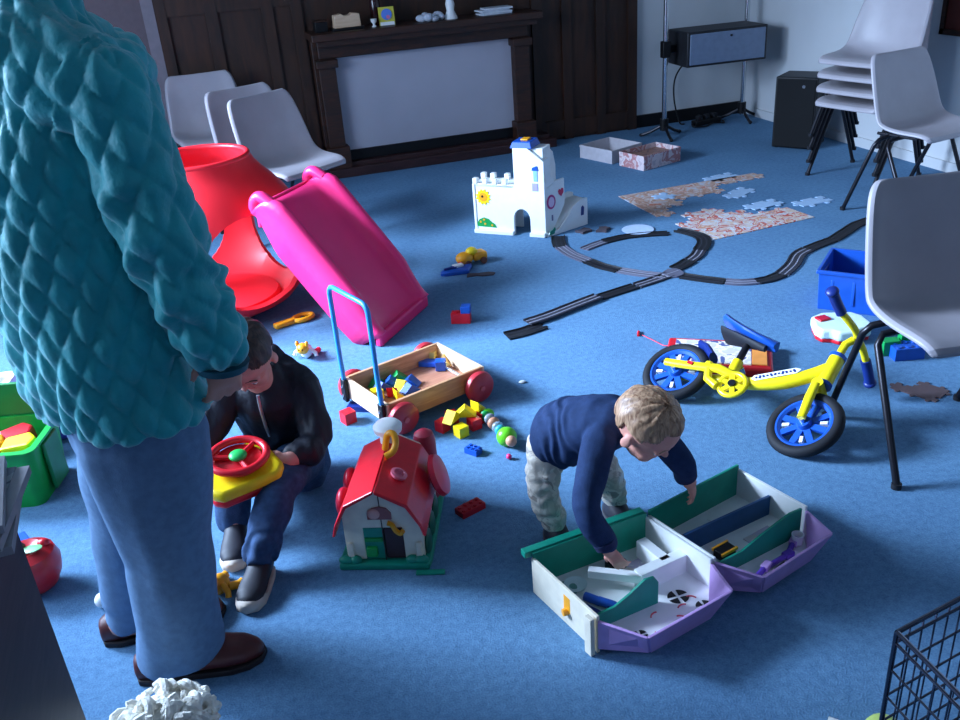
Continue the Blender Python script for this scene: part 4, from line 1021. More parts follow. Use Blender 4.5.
# small plush figures
def figure(loc, rz, lb, bodym, headm, extra):
    t = thing('toy_figure', lb, 'toy figure', loc, R(rz))
    b = MB(); b.ell((0, 0, .028), (.03, .024, .028), 16); b.build('torso', bodym, t)
    h = MB(); h.ell((-.03, 0, .052), (.024, .024, .023), 16); h.build('head', headm, t)
    for s in (-1, 1):
        MB().ell((-.03, s*.02, .072), (.009, .007, .012), 10).build('ear', headm, t)
        MB().tube([(.01, s*.02, .02), (.035, s*.03, .012), (.05, s*.03, .012)], .011, 10).build('leg', extra, t)
        MB().tube([(-.005, s*.02, .04), (-.01, s*.042, .025), (-.015, s*.046, .014)], .008, 10).build('arm', bodym, t)
        MB().ell((-.052, s*.008, .056), (.003, .003, .003), 8).build('eye', BLACK, t)
    return t
figure((.235, 3.27, 0), 60, 'little yellow toy figure with white and red parts beside the slide foot', WHITE_PL, ORANGE, RED)
figure((-.175, 1.955, 0), 40, 'small orange-yellow toy animal on the carpet beside the sitting child foot', ORANGE, ORANGE, ORANGE)
item('toy_ball', 'small white ball by the heel of the standing person', 'ball', MB().ell((0, 0, .02), (.02, .02, .02), 16), WHITE_PL, (-.462, 2.02, 0))

# red apple toy, blue cube, green toy bin and things at the left
t = thing('toy_apple', 'red plastic toy apple with a green leaf on the carpet by the dark cabinet', 'toy apple', (-.635, 2.165, 0), 0)
MB().lathe([(.01, .012), (.035, .004), (.056, .018), (.072, .05), (.078, .085), (.068, .115), (.042, .130), (.018, .124), (.004, .112)], 32).build('apple_body', mat('apple_red', (190, 30, 40), .3), t)
lf = MB(); lf.ell((.02, -.02, .137), (.032, .018, .004), 14, RZ(-20).to_3x3() @ RY(-8).to_3x3()); lf.build('leaf', mat('pale_green_leaf', (130, 190, 130), .4), t)
MB().tube([(0, 0, .11), (.0, 0, .14), (-.008, .0, .15)], .006, 10).build('stalk', BROWN, t)
MB().ell((.045, .01, .128), (.016, .014, .012), 12).build('red_bobble', RED, t)
for s in (-1, 1): MB().ell((-.02+s*.02, -.066, .09), (.008, .004, .01), 10).build('eye', WHITE_PL, t)
item('toy_block', 'blue cube on the carpet behind the red apple', 'block', MB().box((0, 0, .025), (.05, .05, .05)), BLUE, (-.695, 2.35, 0), 25, smooth=False, bevel=.003)
def tub(lb, loc, rz, lx, ly, h, m):
    t = thing('toy_tub', lb, 'toy tub', loc, R(rz)); mb = MB()
    def ring(a, b, z, r=.03):
        o = []
        for cx, cy, a0 in ((a-r, b-r, 0), (-a+r, b-r, 90), (-a+r, -b+r, 180), (a-r, -b+r, 270)):
            o += [(cx+r*math.cos(R(a0+k*22.5)), cy+r*math.sin(R(a0+k*22.5)), z) for k in range(5)]
        return o
    a, b = lx/2, ly/2
    mb.loft([ring(a*.9, b*.9, 0), ring(a, b, h), ring(a+.012, b+.012, h), ring(a+.012, b+.012, h+.008), ring(a-.008, b-.008, h+.008), ring(a*.9-.008, b*.9-.008, .008)])
    mb.build('tub_body', m, t, angle=50); return t
GR2 = mat('bright_green_plastic', (0, 160, 60), .45)
t = tub('bright green toy tub with yellow and red toys inside, at the left edge', (-.765, 2.72, 0), -15, .30, .24, .19, GR2)
MB().prism([(-.13, .118), (.14, .118), (.14, .132), (-.13, .132)], .20, .31).build('upright_lid', mat('deep_green_plastic', (5, 125, 60), .45), t, smooth=False, bevel=.004)
MB().box((.155, 0, .10), (.012, .10, .16)).build('handle_slot', mat('deep_green_plastic', (5, 125, 60), .45), t, bevel=.004)
for i, (x, y, c, nm, lb) in enumerate(((.07, -.03, YELLOW, 'toy_block', 'yellow toy on top inside the green tub'), (.05, .04, RED, 'toy_block', 'red toy behind the yellow one inside the green tub'), (-.03, 0, ORANGE, 'toy_block', 'orange toy in the middle of the green tub'))):
    o = item(nm, lb, 'toy', MB().prism([(-.05, -.03), (.04, -.035), (.055, .0), (.03, .035), (-.045, .03)], 0, .05), c, (-.765+x, 2.72+y, .135), 20*i-10, tilt=(8, -6), bevel=.008, smooth=False)
tag(MB().box((-.765, 2.72, .071), (.24, .18, .12), RZ(-15).to_3x3()).build('toy_heap', mat('mixed_toys', (140, 110, 60), .6), None, smooth=False, bevel=.02), 'mixed toys filling the bottom of the green tub', 'toys', kind='stuff')
t = thing('toy_tub', 'white tub with purple and brown toys behind the green tub', 'toy tub', (-.90, 3.06, 0), R(-10))
open_box(t, .26, .2, .22, WHITE_PL, name='tub_body'); MB().box((0, 0, .14), (.23, .17, .18)).build('contents', WHITE_PL, t, bevel=.03)
item('toy_ball', 'blue-purple ball behind the green tub beside the jacket', 'ball', MB().ell((0, 0, .10), (.10, .10, .10), 24), mat('indigo_plastic', (70, 70, 180), .4), (-.645, 3.02, 0))
item('toy_ball', 'small brown ball in front of the blue-purple one', 'ball', MB().ell((0, 0, .035), (.035, .035, .035), 18), mat('tan_ball', (200, 130, 70), .5), (-.70, 2.885, 0))

# dark cabinet at the left edge with folded grey magazines on it
t = thing('low_cabinet', 'dark brown cabinet corner at the lower left edge of the picture', 'cabinet', (-.66, 1.19, 0), 0)
CW = wood_mat('dark_cabinet_wood', (46, 34, 34), (66, 50, 48), .5)
MB().box((0, 0, .35), (.50, .42, .68)).build('cabinet_body', CW, t, bevel=.004, smooth=False)
MB().box((0, 0, .70), (.515, .44, .025)).build('cabinet_top', CW, t, bevel=.006, smooth=False)
MB().box((0, 0, .02), (.47, .40, .04)).build('plinth', BLACK, t, smooth=False)
dr = MB().box((.0, -.213, .36), (.46, .012, .60)).build('door', CW, t, bevel=.004, smooth=False)
MB().ell((.17, -.228, .40), (.013, .013, .013), 14).build('knob', CHROME, dr)
for k, (dx, r, w_) in enumerate(((0, 3, .24), (.008, -4, .23), (-.004, 7, .225))):
    t2 = thing('magazine', ['bottom magazine of the grey pile on the dark cabinet', 'middle magazine of the grey pile on the dark cabinet', 'top curled magazine of the grey pile on the dark cabinet'][k], 'magazine', (-.502+dx, 1.338, .714+.0165*k), R(r), 'magazines on the cabinet')
    mm = MB(); rings = []
    for i in range(9):
        u = i/8; x = -w_/2+w_*u; zz = .010*math.sin(PI*u)*(k == 2)
        rings.append([(x, -.11, zz), (x, .11, zz), (x, .11, zz+.014), (x, -.11, zz+.014)])
    mm.loft(rings); mm.build('pages', mat('magazine_pages', (150, 146, 152), .6), t2, smooth=False)
    MB().prism([(-w_/2, -.112), (w_/2-.02, -.112), (w_/2-.02, .112), (-w_/2, .112)], .0145+(.008 if k == 2 else 0), .0152+(.008 if k == 2 else 0)).build('cover', picture_mat('magazine_cover', [(120, 118, 128), (160, 156, 160), (95, 90, 105), (180, 176, 180)], 12), t2, smooth=False)

# white woolly toy at the bottom edge
t = thing('woolly_toy', 'curly white woolly toy at the bottom edge below the brown shoe', 'soft toy', (-.29, 1.425, 0), 0)
WL = mat('white_wool', (238, 234, 222), .95, .1, var=.12, scale=40, bump=.5, bscale=120)
MB().ell((0, 0, .09), (.095, .09, .09), 24).build('body', WL, t)
random.seed(5); mb = MB()
for k in range(150):
    u = random.random()*2-1; a = random.random()*2*PI; zc = abs(u)**.6 if u > -.3 else u
    q = math.sqrt(max(0, 1-zc*zc)); c = Vector((.095*q*math.cos(a), .09*q*math.sin(a), .09+.09*zc))
    r = random.uniform(.012, .02); M = Matrix.Translation(c) @ Euler((random.random()*6, random.random()*6, random.random()*6)).to_matrix().to_4x4()
    mb.tube([(r*math.cos(s*.7), r*math.sin(s*.7), .004*s-.012) for s in range(8)], [.006, .008, .009, .009, .009, .009, .008, .006], 7, M=M)
tag(mb.build('curls', WL, t), kind='stuff')
for s in (-1, 1): MB().ell((s*.06, -.02, .02), (.03, .05, .02), 14).build('foot', mat('cream_felt', (205, 185, 150), .9), t)

# dark wire basket at the lower right and two things beside it
t = thing('wire_basket', 'dark wire mesh basket at the lower right corner of the picture', 'wire basket', (.912, .871, 0), R(0))
WIRE = mat('dark_wire', (105, 108, 122), .22, metal=.95)
c0 = Vector((0, 0, 0)); e1 = Vector((.47, .08, 0)); e2 = Vector((-.02, -.46, 0)); hz = .42; bz = .04
def rod(a, b, r, mb): mb.tube([a, b], r, 8)
Z = lambda z: Vector((0, 0, z))
cor = [c0, c0+e1, c0+e1+e2, c0+e2]
mb = MB()
for a, b in zip(cor, cor[1:]+cor[:1]): rod(a+Z(hz), b+Z(hz), .0042, mb); pass
mb.build('rim', WIRE, t)
for nm, z, r in (('lower_rim', hz-.022, .003), ('bottom_frame', bz, .004)):
    mb = MB()
    for a, b in zip(cor, cor[1:]+cor[:1]): rod(a+Z(z), b+Z(z), r, mb)
    mb.build(nm, WIRE, t)
for a in cor:
    mb = MB(); rod(a+Z(0.004), a+Z(hz), .0042, mb); mb.build('corner_post', WIRE, t)
for (a, b) in ((cor[0], cor[1]), (cor[3], cor[2]), (cor[0], cor[3]), (cor[1], cor[2])):
    mb = MB(); n = 15
    for i in range(1, n): p = a+(b-a)*i/n; rod(p+Z(bz), p+Z(hz), .0016, mb)
    for z in (.10, .16, .22, .28, .34): rod(a+Z(z), b+Z(z), .0022, mb)
    mb.build('mesh_side', WIRE, t)
mb = MB()
for i in range(1, 14): rod(c0+e1*i/14+Z(bz), c0+e1*i/14+e2+Z(bz), .0018, mb)
for i in range(1, 14): rod(c0+e2*i/14+Z(bz+.003), c0+e2*i/14+e1+Z(bz+.003), .0018, mb)
mb.build('mesh_bottom', WIRE, t)
item('toy_ball', 'pale yellow-green ball cut by the bottom edge beside the wire basket', 'ball', MB().ell((0, 0, .04), (.04, .04, .04), 20), mat('pale_lime', (205, 225, 120), .5), (1.022, .965, 0))
item('chalk_stick', 'short white stick cut by the bottom edge left of the pale ball', 'stick', MB().cyl((0, 0, .010), .0095, .06, 14, RY(90).to_3x3()), WHITE_PL, (.985, 1.03, 0), -50)
# ------------------------------------------------------------------ people
def limb(mb, pts, radii, n=18, flat=1.0, ref=None):
    P = [Vector(p) for p in pts]
    if len(P) > 2:
        m = len(P); SP = smooth_path([(p.x, p.y, p.z) for p in P], 4); rr = []
        for i in range(m-1):
            for j in range(4): rr.append(radii[i]+(radii[i+1]-radii[i])*j/4)
        rr.append(radii[-1])
    else: SP, rr = P, list(radii)
    d0 = (SP[0]-SP[1]).normalized(); d1 = (SP[-1]-SP[-2]).normalized()
    a = [(SP[0]+d0*rr[0]*k, rr[0]*math.sqrt(1-k*k)) for k in (.95, .8, .5)]
    b = [(SP[-1]+d1*rr[-1]*k, rr[-1]*math.sqrt(1-k*k)) for k in (.5, .8, .95)]
    mb.tube([p for p, _ in a]+SP+[p for p, _ in b], [r for _, r in a]+rr+[r for _, r in b], n, flat=flat, ref=ref)
def body_rings(mb, rings, n=28):
    """rings: (centre, half-width vector, half-depth vector)"""
    L = []
    for c, u, w in rings:
        c, u, w = Vector(c), Vector(u), Vector(w)
        L.append([c+u*math.cos(2*PI*k/n)+w*math.sin(2*PI*k/n) for k in range(n)])
    mb.loft(L)
def blob(name, mb, m, parent, voxel, smooth=3, disp=None, kind=None):
    o = mb.build('tmp', m)
    md = o.modifiers.new('r', 'REMESH'); md.mode = 'VOXEL'; md.voxel_size = voxel; md.use_smooth_shade = True
    bpy.context.view_layer.update()
    dg = bpy.context.evaluated_depsgraph_get(); dg.update()
    me = bpy.data.meshes.new_from_object(o.evaluated_get(dg)); bpy.data.objects.remove(o)
    bm = bmesh.new(); bm.from_mesh(me)
    for _ in range(smooth): bmesh.ops.smooth_vert(bm, verts=bm.verts, factor=.5, use_axis_x=True, use_axis_y=True, use_axis_z=True)
    if disp:
        bm.normal_update(); ds = [(v, v.co + v.normal*disp(v.co, v.normal)) for v in bm.verts]
        for v, c in ds: v.co = c
    bm.to_mesh(me); bm.free(); me.name = name
    if not me.materials: me.materials.append(m)
    for p in me.polygons: p.use_smooth = True
    ob = bpy.data.objects.new(name, me); COL.objects.link(ob); ob.parent = parent
    return ob
def seg_dist(p, a, b):
    ab = b-a; t = max(0, min(1, (p-a).dot(ab)/ab.length_squared)); return (p-(a+ab*t)).length, t
def hand(mb, wrist, d, nrm, s, curl=35, side=1, spread=6):
    """d: wrist to fingers, nrm: back of the hand, side: +1 thumb towards d x nrm"""
    d = Vector(d).normalized(); nrm = Vector(nrm); nrm = (nrm-d*nrm.dot(d)).normalized(); r = d.cross(nrm)*side
    w = Vector(wrist)
    body_rings(mb, [(w-d*s*.02, r*s*.15, nrm*s*.10), (w+d*s*.12, r*s*.19, nrm*s*.10), (w+d*s*.30, r*s*.22, nrm*s*.095), (w+d*s*.46, r*s*.215, nrm*s*.075), (w+d*s*.50, r*s*.19, nrm*s*.055)], 16)
    for k, (off, ln) in enumerate(((.155, .42), (.055, .47), (-.05, .44), (-.15, .35))):
        b = w+d*s*.45+r*s*off; a = R((1.5-k)*spread); dd = (d*math.cos(a)+r*math.sin(a)).normalized(); pts = [b]; c = R(curl*.6)
        cur = b; 
        for q, f in enumerate((.44, .31, .25)):
            v = dd*math.cos(c)-nrm*math.sin(c); cur = cur+v*s*ln*f; pts.append(cur); c += R(curl*.75)
        limb(mb, pts, [s*.052, s*.048, s*.043, s*.036], 10)
    b = w+d*s*.14+r*s*.14-nrm*s*.02
    limb(mb, [b, b+(d*.55+r*.75-nrm*.25).normalized()*s*.17, b+(d*.55+r*.75-nrm*.25).normalized()*s*.17+(d*.9+r*.3-nrm*.35).normalized()*s*.15], [s*.068, s*.055, s*.042], 10)
def axes(fwd, up):
    f = Vector(fwd).normalized(); u = Vector(up); u = (u-f*u.dot(f)).normalized(); r = f.cross(u); return r, f, u
def head(mb, C, fwd, up, h, child=True):
    r, f, u = axes(fwd, up); M = Matrix((r, f, u)).transposed(); C = Vector(C)
    def e(c, rad): mb.ell(C+M @ (Vector(c)*h), tuple(x*h for x in rad), 20, M)
    e((0, -.05, .09), (.37, .44, .40) if child else (.33, .42, .38))
    e((0, .10, -.16), (.29, .27, .30)); e((0, .20, -.36), (.13, .13, .11))
    for s in (-1, 1):
        e((s*.15, .21, -.20), (.13, .13, .13)); e((s*.375, -.03, -.08), (.035, .075, .115)); e((s*.15, .31, .05), (.12, .06, .05))
    e((0, .385, -.10), (.05, .06, .05)); e((0, .35, -.02), (.035, .05, .09)); e((0, .325, -.235), (.085, .035, .022)); e((0, .318, -.275), (.07, .035, .022))
    return C, M
def face_bits(C, M, h, parent, brow):
    C = Vector(C)
    for s in (-1, 1):
        ey = MB().ell(C+M @ Vector((s*.15*h, .315*h, -.03*h)), (.050*h, .045*h, .04*h), 14, M).build('eye', WHITE_PL, parent)
        MB().ell(C+M @ Vector((s*.15*h, .350*h, -.035*h)), (.024*h, .015*h, .024*h), 12, M).build('iris', mat('dark_iris', (40, 35, 40), .2), ey)
        MB().tube([C+M @ Vector((s*x*h, (.372-(x-.06)*.25)*h, z*h)) for x, z in ((.07, .075), (.15, .095), (.23, .07))], .011*h, 8).build('eyebrow', brow, parent)
    MB().tube([C+M @ Vector((x*h, (.358-abs(x)*.3)*h, -.255*h)) for x in (-.08, -.04, 0, .04, .08)], .011*h, 8).build('mouth', mat('lips', (180, 90, 95), .5), parent)
def hair(C, M, h, parent, m, seed, rad=(.39, .46, .42), amp=.03, face=.62, low=-.35, strand=9, thick=.02):
    C = Vector(C); nu, nv = 96, 56; vs = []; idx = {}; fs = []
    keep = {}
    for j in range(nv+1):
        th = PI*j/nv
        for i in range(nu):
            ph = 2*PI*i/nu; d = Vector((math.sin(th)*math.cos(ph), math.sin(th)*math.sin(ph), math.cos(th)))
            lim = low + (1.0*max(0, d.y+.15) if d.y > -.15 else 0) + .05*noise.noise(Vector((d.x*6, d.y*6, seed)))
            ear = abs(d.x) > .8 and d.y > -.35 and d.z < .02
            keep[(i, j)] = d.z > lim and not (d.y > face and d.z < .62) and not ear
            q = noise.noise(Vector((ph*strand/2, th*1.6, seed)))+.6*noise.noise(Vector((ph*strand*1.6, th*3.2, seed+9)))
            k = 1+amp*q
            p = Vector((d.x*rad[0]*k, d.y*rad[1]*k-.05, d.z*rad[2]*k+.09))*h
            idx[(i, j)] = len(vs); vs.append(C+M @ p)
    for j in range(nv):
        for i in range(nu):
            i2 = (i+1) % nu
            if keep[(i, j)] and keep[(i2, j)] and keep[(i, j+1)] and keep[(i2, j+1)]:
                fs.append((idx[(i, j)], idx[(i, j+1)], idx[(i2, j+1)], idx[(i2, j)]))
    used = sorted({k for f in fs for k in f}); mp = {k: n for n, k in enumerate(used)}
    mb = MB().add([vs[k] for k in used], [tuple(mp[k] for k in f) for f in fs])
    o = mb.build('hair', m, parent, angle=80)
    s = o.modifiers.new('solid', 'SOLIDIFY'); s.thickness = thick*h*2.2; s.offset = -1
    return o
def hair_mat(name, c1, c2):
    m = wood_mat(name, c1, c2, .5, (18, 18, 5), 5); return m
def fold(p, s, a, seed=0): return a*noise.noise(Vector((p.x*s, p.y*s, p.z*s*.45+seed)))

# --- toddler bending over the play case
def toddler():
    C0 = Vector((.745, 1.87, 0))
    t = thing('person', 'fair haired toddler in a navy jumper bending over the open play case', 'person', (0, 0, 0), 0)
    pel = Vector((.735, 1.885, .275)); ch = Vector((.815, 1.765, .355)); nk = Vector((.845, 1.70, .385)); hd = Vector((.866, 1.638, .405))
    sR, sL = Vector((.765, 1.695, .358)), Vector((.905, 1.745, .360)); eR, eL = Vector((.690, 1.60, .250)), Vector((.965, 1.665, .275))
    wR, wL = Vector((.722, 1.555, .150)), Vector((1.008, 1.682, .180))
    kR, kL = Vector((.672, 1.845, .145)), Vector((.862, 1.86, .145)); aR, aL = Vector((.695, 1.825, .045)), Vector((.885, 1.86, .045))
    hR, hL = Vector((.69, 1.875, .25)), Vector((.80, 1.915, .25))
    def torso(mb, k):
        ax = (nk-pel).normalized(); side = Vector((.93, .36, 0)).normalized(); dn = ax.cross(side).normalized()
        rg = []
        for u, w_, d_, lift in ((-.16, .045, .04, -.012), (-.10, .075, .068, -.006), (0, .092, .085, 0), (.25, .092, .088, .006), (.5, .088, .080, .012), (.75, .084, .070, .010), (.93, .062, .052, .006), (1.05, .034, .034, 0)):
            c = pel.lerp(nk, u)+Vector((0, 0, lift)); rg.append((c, side*w_*k, dn*d_*k))
        body_rings(mb, rg)
    b = MB(); torso(b, .86)
    limb(b, [nk-Vector((0, 0, .02)), hd], [.034, .036]); limb(b, [sR, eR, wR], [.030, .025, .018]); limb(b, [sL, eL, wL], [.030, .025, .018])
    limb(b, [hR, kR, aR], [.036, .026, .020]); limb(b, [hL, kL, aL], [.036, .026, .020])
    for a in (aR, aL): limb(b, [a-Vector((0, -.01, .015)), a-Vector((-.005, .045, .025))], [.018, .014])
    r_, f_h, u_h = axes((.42, -.62, -.66), (.20, -.50, .84))
    C, M = head(b, hd, (.42, -.62, -.66), (.16, -.42, .70), .188)
    hand(b, wR, Vector((.42, -.30, -.72)), Vector((-.5, -.4, .3)), .088, 30, 1)
    hand(b, wL, Vector((.35, .15, -.80)), Vector((.55, -.55, .3)), .096, 30, -1)
    blob('body', b, SKIN, t, .0032, 2)
    face_bits(C, M, .188, t, mat('fair_brow', (170, 130, 100), .7))
    hair(C, M, .188, t, hair_mat('fair_hair', (130, 92, 66), (214, 172, 136)), 3.3, (.395, .47, .425), .055, .62, -.42, 7, .03)
    NAVY = mat('navy_jumper', (36, 56, 92), .85, .2, var=.1, scale=60, bump=.25, bscale=400)
    j = MB(); torso(j, 1.0); limb(j, [sR, eR, wR+(eR-wR)*.16], [.042, .034, .028]); limb(j, [sL, eL, wL+(eL-wL)*.36], [.042, .035, .029])
    ax = (nk-pel).normalized()
    def jd(p, n):
        u = (p-pel).dot(ax); cr = .0035*math.sin(u*170+6*noise.noise(p*14))*max(0, min(1, 1-abs(u-.07)/.10))
        return cr+fold(p, 22, .006, 2)
    blob('jumper', j, NAVY, t, .004, 2, jd)
    for w_, e_ in ((wR+(eR-wR)*.08, eR), (wL+(eL-wL)*.28, eL)):
        d = (w_-e_).normalized(); MB().tube([w_-d*.012, w_+d*.002], [.0295, .027], 18).build('cuff', mat('dark_navy', (24, 38, 78), .85), t)
    CAMO = picture_mat('camouflage_cloth', [(205, 195, 180), (188, 178, 164), (214, 204, 190), (160, 150, 140), (200, 190, 175)], 26)
    q = MB(); side = Vector((.93, .36, 0)).normalized()
    body_rings(q, [(pel+Vector((-.005, .015, -.05)), side*.075, Vector((0, .05, 0))), (pel+Vector((.004, .0, -.015)), side*.086, Vector((0, .066, .0))), (pel+Vector((.015, -.025, .02)), side*.070, Vector((0, .045, .02)))])
    limb(q, [hR+Vector((.006, 0, 0)), kR, aR+Vector((0, 0, .012))], [.054, .040, .034]); limb(q, [hL, kL, aL+Vector((0, 0, .012))], [.054, .040, .034])
    blob('trousers', q, CAMO, t, .004, 2, lambda p, n: fold(p, 34, .006, 5)+.0018*math.sin(p.z*190+4*noise.noise(p*20)))
    for a in (aR, aL):
        s = MB(); T0 = Vector((a.x, a.y, 0))
        for (dy, w_, h_) in ((0, 0, 0),): pass
        body_rings(s, [(T0+Vector((0, .0, .004)), Vector((.030, 0, 0)), Vector((0, .052, 0))), (T0+Vector((.0, -.014, .016)), Vector((.033, 0, 0)), Vector((0, .060, 0))), (T0+Vector((0, -.010, .034)), Vector((.029, 0, 0)), Vector((0, .048, 0))), (T0+Vector((0, .006, .055)), Vector((.024, 0, 0)), Vector((0, .028, 0)))])
        sh = blob('shoe', s, mat('dark_shoe', (42, 44, 56), .6), t, .004, 3)
        MB().prism([(T0.x+.034*math.cos(k*.3142), T0.y-.012+.064*math.sin(k*.3142)) for k in range(20)], 0, .010).build('sole', mat('shoe_sole', (90, 88, 92), .8), sh)
    return t
toddler()

# --- boy sitting on the floor with the toy steering wheel
def boy():
    t = thing('person', 'dark haired child in a black zip jacket and jeans sitting on the carpet', 'person', (0, 0, 0), 0)
    pel = Vector((.075, 2.42, .115)); nk = Vector((.035, 2.285, .425)); hd = Vector((.002, 2.225, .512))
    sL, sR = Vector((.130, 2.275, .372)), Vector((-.06, 2.325, .385)); eL, eR = Vector((.145, 2.205, .240)), Vector((-.155, 2.25, .27))
    wL, wR = Vector((.060, 2.135, .235)), Vector((-.178, 2.15, .262))
    hL, hR = Vector((.11, 2.36, .11)), Vector((.0, 2.40, .11)); kL, kR = Vector((.025, 2.10, .185)), Vector((-.09, 2.26, .17)); aL, aR = Vector((-.066, 1.972, .060)), Vector((-.115, 2.16, .055))
    ax = (nk-pel).normalized(); side = (sL-sR).normalized(); dn = ax.cross(side).normalized()
    def torso(mb, k):
        rg = []
        for u, w_, d_ in ((-.22, .07, .07), (-.12, .10, .10), (0, .110, .108), (.3, .106, .10), (.6, .108, .095), (.85, .095, .08), (1.0, .060, .058), (1.1, .04, .045)):
            rg.append((pel.lerp(nk, u)+dn*(-.010 if .2 < u < .9 else 0), side*w_*k, dn*d_*k))
        body_rings(mb, rg)
    b = MB(); torso(b, .86); limb(b, [nk-Vector((0, 0, .03)), hd], [.042, .045])
    limb(b, [sL, eL, wL], [.040, .032, .024]); limb(b, [sR, eR, wR], [.040, .032, .024])
    limb(b, [hL, kL, aL], [.055, .036, .026]); limb(b, [hR, kR, aR], [.055, .036, .026])
    for a in (aL, aR): limb(b, [a-Vector((0, 0, .02)), a+Vector((-.02, -.05, -.030))], [.019, .015])
    fw_, up_h = (-.30, -.62, -.72), (-.22, -.55, .80)
    C, M = head(b, hd, fw_, up_h, .195)
    hand(b, wL, Vector((-.85, -.10, .12)), Vector((.25, -.5, .8)), .115, 38, 1)
    hand(b, wR, Vector((.75, -.15, .15)), Vector((-.2, -.5, .8)), .115, 38, -1)
    blob('body', b, mat('skin_two', (214, 150, 135), .55, var=.08, scale=12), t, .004, 2)
    face_bits(C, M, .195, t, mat('dark_brow', (50, 35, 30), .7))
    hair(C, M, .195, t, hair_mat('dark_brown_hair', (34, 22, 20), (82, 54, 44)), 8.1, (.395, .47, .43), .045, .66, -.38, 8, .03)
    JK = mat('black_jacket', (22, 24, 36), .6, .4, var=.1, scale=20, bump=.15, bscale=120)
    j = MB(); torso(j, 1.0); limb(j, [sL+Vector((0, .01, 0)), eL, wL+(eL-wL)*.26], [.054, .046, .036]); limb(j, [sR+Vector((0, .01, 0)), eR, wR+(eR-wR)*.12], [.056, .048, .038])
    # hood lying behind the neck
    limb(j, [nk+Vector((-.055, .03, .0)), nk+Vector((-.02, .065, .01)), nk+Vector((.035, .06, .01)), nk+Vector((.075, .015, -.005))], [.030, .042, .042, .030])
    blob('jacket', j, JK, t, .005, 3, lambda p, n: fold(p, 20, .013, 1)+fold(p, 45, .004, 4))
    zp = [pel.lerp(nk, u)-dn*(d_+.0) for u, d_ in ((.45, -.112), (.6, -.113), (.75, -.106), (.9, -.092), (.98, -.075))]
    zp2 = [pel.lerp(nk, u)+dn*d_ for u, d_ in ((.45, .100), (.6, .098), (.75, .092), (.9, .082), (.98, .070))]
    front = zp2 if zp2[0].y < pel.lerp(nk, .45).y else zp
    F_ = Vector((-.30, -.95, .08)).normalized(); front = [pel.lerp(nk, u)+F_*d_ for u, d_ in ((.42, .118), (.55, .117), (.7, .108), (.82, .096), (.9, .085))]
    MB().tube([p for p in front], .0045, 8).build('zip', mat('grey_zip', (150, 155, 165), .3, metal=.5), t)
    JN = mat('dark_jeans', (56, 80, 114), .85, .2, var=.18, scale=60, bump=.3, bscale=500)
    q = MB(); body_rings(q, [(pel+Vector((-.01, -.03, -.085)), side*.10, Vector((0, .11, 0))), (pel+Vector((-.01, -.02, -.04)), side*.125, Vector((0, .13, 0))), (pel+Vector((0, 0, .03)), side*.110, Vector((0, .10, .0)))])
    limb(q, [hL, kL, aL+Vector((.004, .012, .012))], [.076, .056, .042]); limb(q, [hR, kR, aR+Vector((0, .02, .006))], [.082, .060, .046])
    def jd(p, n):
        d1, t1 = seg_dist(p, kL, aL); w_ = max(0, (t1-.45))*.012 if d1 < .08 else 0
        return w_*math.sin(p.y*210+5*noise.noise(p*18))+fold(p, 26, .007, 7)
    blob('jeans', q, JN, t, .005, 2, jd)
    for a, an in ((aL, -113), (aR, -100)):
        M2 = T(a.x, a.y, 0) @ RZ(an)
        rg = []
        for x, w_, zt in ((-.036, .018, .050), (-.026, .028, .066), (.0, .031, .074), (.035, .033, .060), (.07, .037, .050), (.10, .036, .045), (.122, .026, .036), (.132, .012, .026)):
            rg.append([M2 @ Vector((x, w_*math.cos(2*PI*k/20), max(.006, zt/2+.004+(zt/2)*math.sin(2*PI*k/20)))) for k in range(20)])
        s = MB(); s.loft(rg)
        sh = blob('shoe', s, mat('dark_trainer', (34, 34, 44), .6), t, .004, 2)
        tc = MB(); rg = []
        for x, w_, zt in ((.085, .0385, .034), (.105, .037, .036), (.125, .030, .034), (.138, .018, .028), (.142, .008, .022)):
            rg.append([M2 @ Vector((x, w_*math.cos(2*PI*k/20), .017+(zt/2)*math.sin(2*PI*k/20))) for k in range(20)])
        tc.loft(rg); tc.build('toe_cap', mat('pale_sole', (205, 190, 175), .7), sh)
        MB().prism([(-.04, 0), (-.032, .024), (0, .033), (.06, .038), (.10, .039), (.128, .028), (.14, 0), (.128, -.028), (.10, -.039), (.06, -.038), (0, -.033), (-.032, -.024)], 0, .014, M2).build('sole', mat('pale_sole', (205, 190, 175), .7), sh, bevel=.003)
    return t
boy()
# toy steering wheel held on the lap
t = thing('toy_steering_wheel', 'yellow toy dashboard with a red steering wheel held on the sitting child lap', 'toy', (-.066, 2.118, .245), R(18), rot=(R(10), 0, R(18)))
MB().prism([(-.105, -.055), (-.085, -.08), (.075, -.08), (.10, -.05), (.095, .055), (.06, .085), (-.07, .085), (-.105, .05)], -.018, .016).build('dashboard', YELLOW, t, bevel=.012, seg=3)
MB().prism([(-.10, -.052), (-.08, -.074), (.07, -.074), (.094, -.046), (.09, .05), (.055, .08), (-.065, .08), (-.10, .046)], -.042, -.018).build('red_base', RED, t, bevel=.008)
MB().lathe([(.012, .0), (.062, .0), (.066, .004), (.060, .010), (.02, .008), (.012, .014)], 36, T(0, .01, .022)).build('wheel_plate', RED, t)
MB().tube([(.074*math.cos(2*PI*k/40), .01+.066*math.sin(2*PI*k/40), .042) for k in range(40)], .0105, 12, closed=True).build('wheel_ring', RED, t)
for a in (30, 150, 270): MB().tube([(.015*math.cos(R(a)), .01+.015*math.sin(R(a)), .036), (.07*math.cos(R(a)), .01+.062*math.sin(R(a)), .041)], .007, 8).build('spoke', RED, t)
MB().ell((.0, .01, .044), (.024, .022, .011), 20).build('green_horn', mat('horn_green', (40, 190, 90), .35), t)
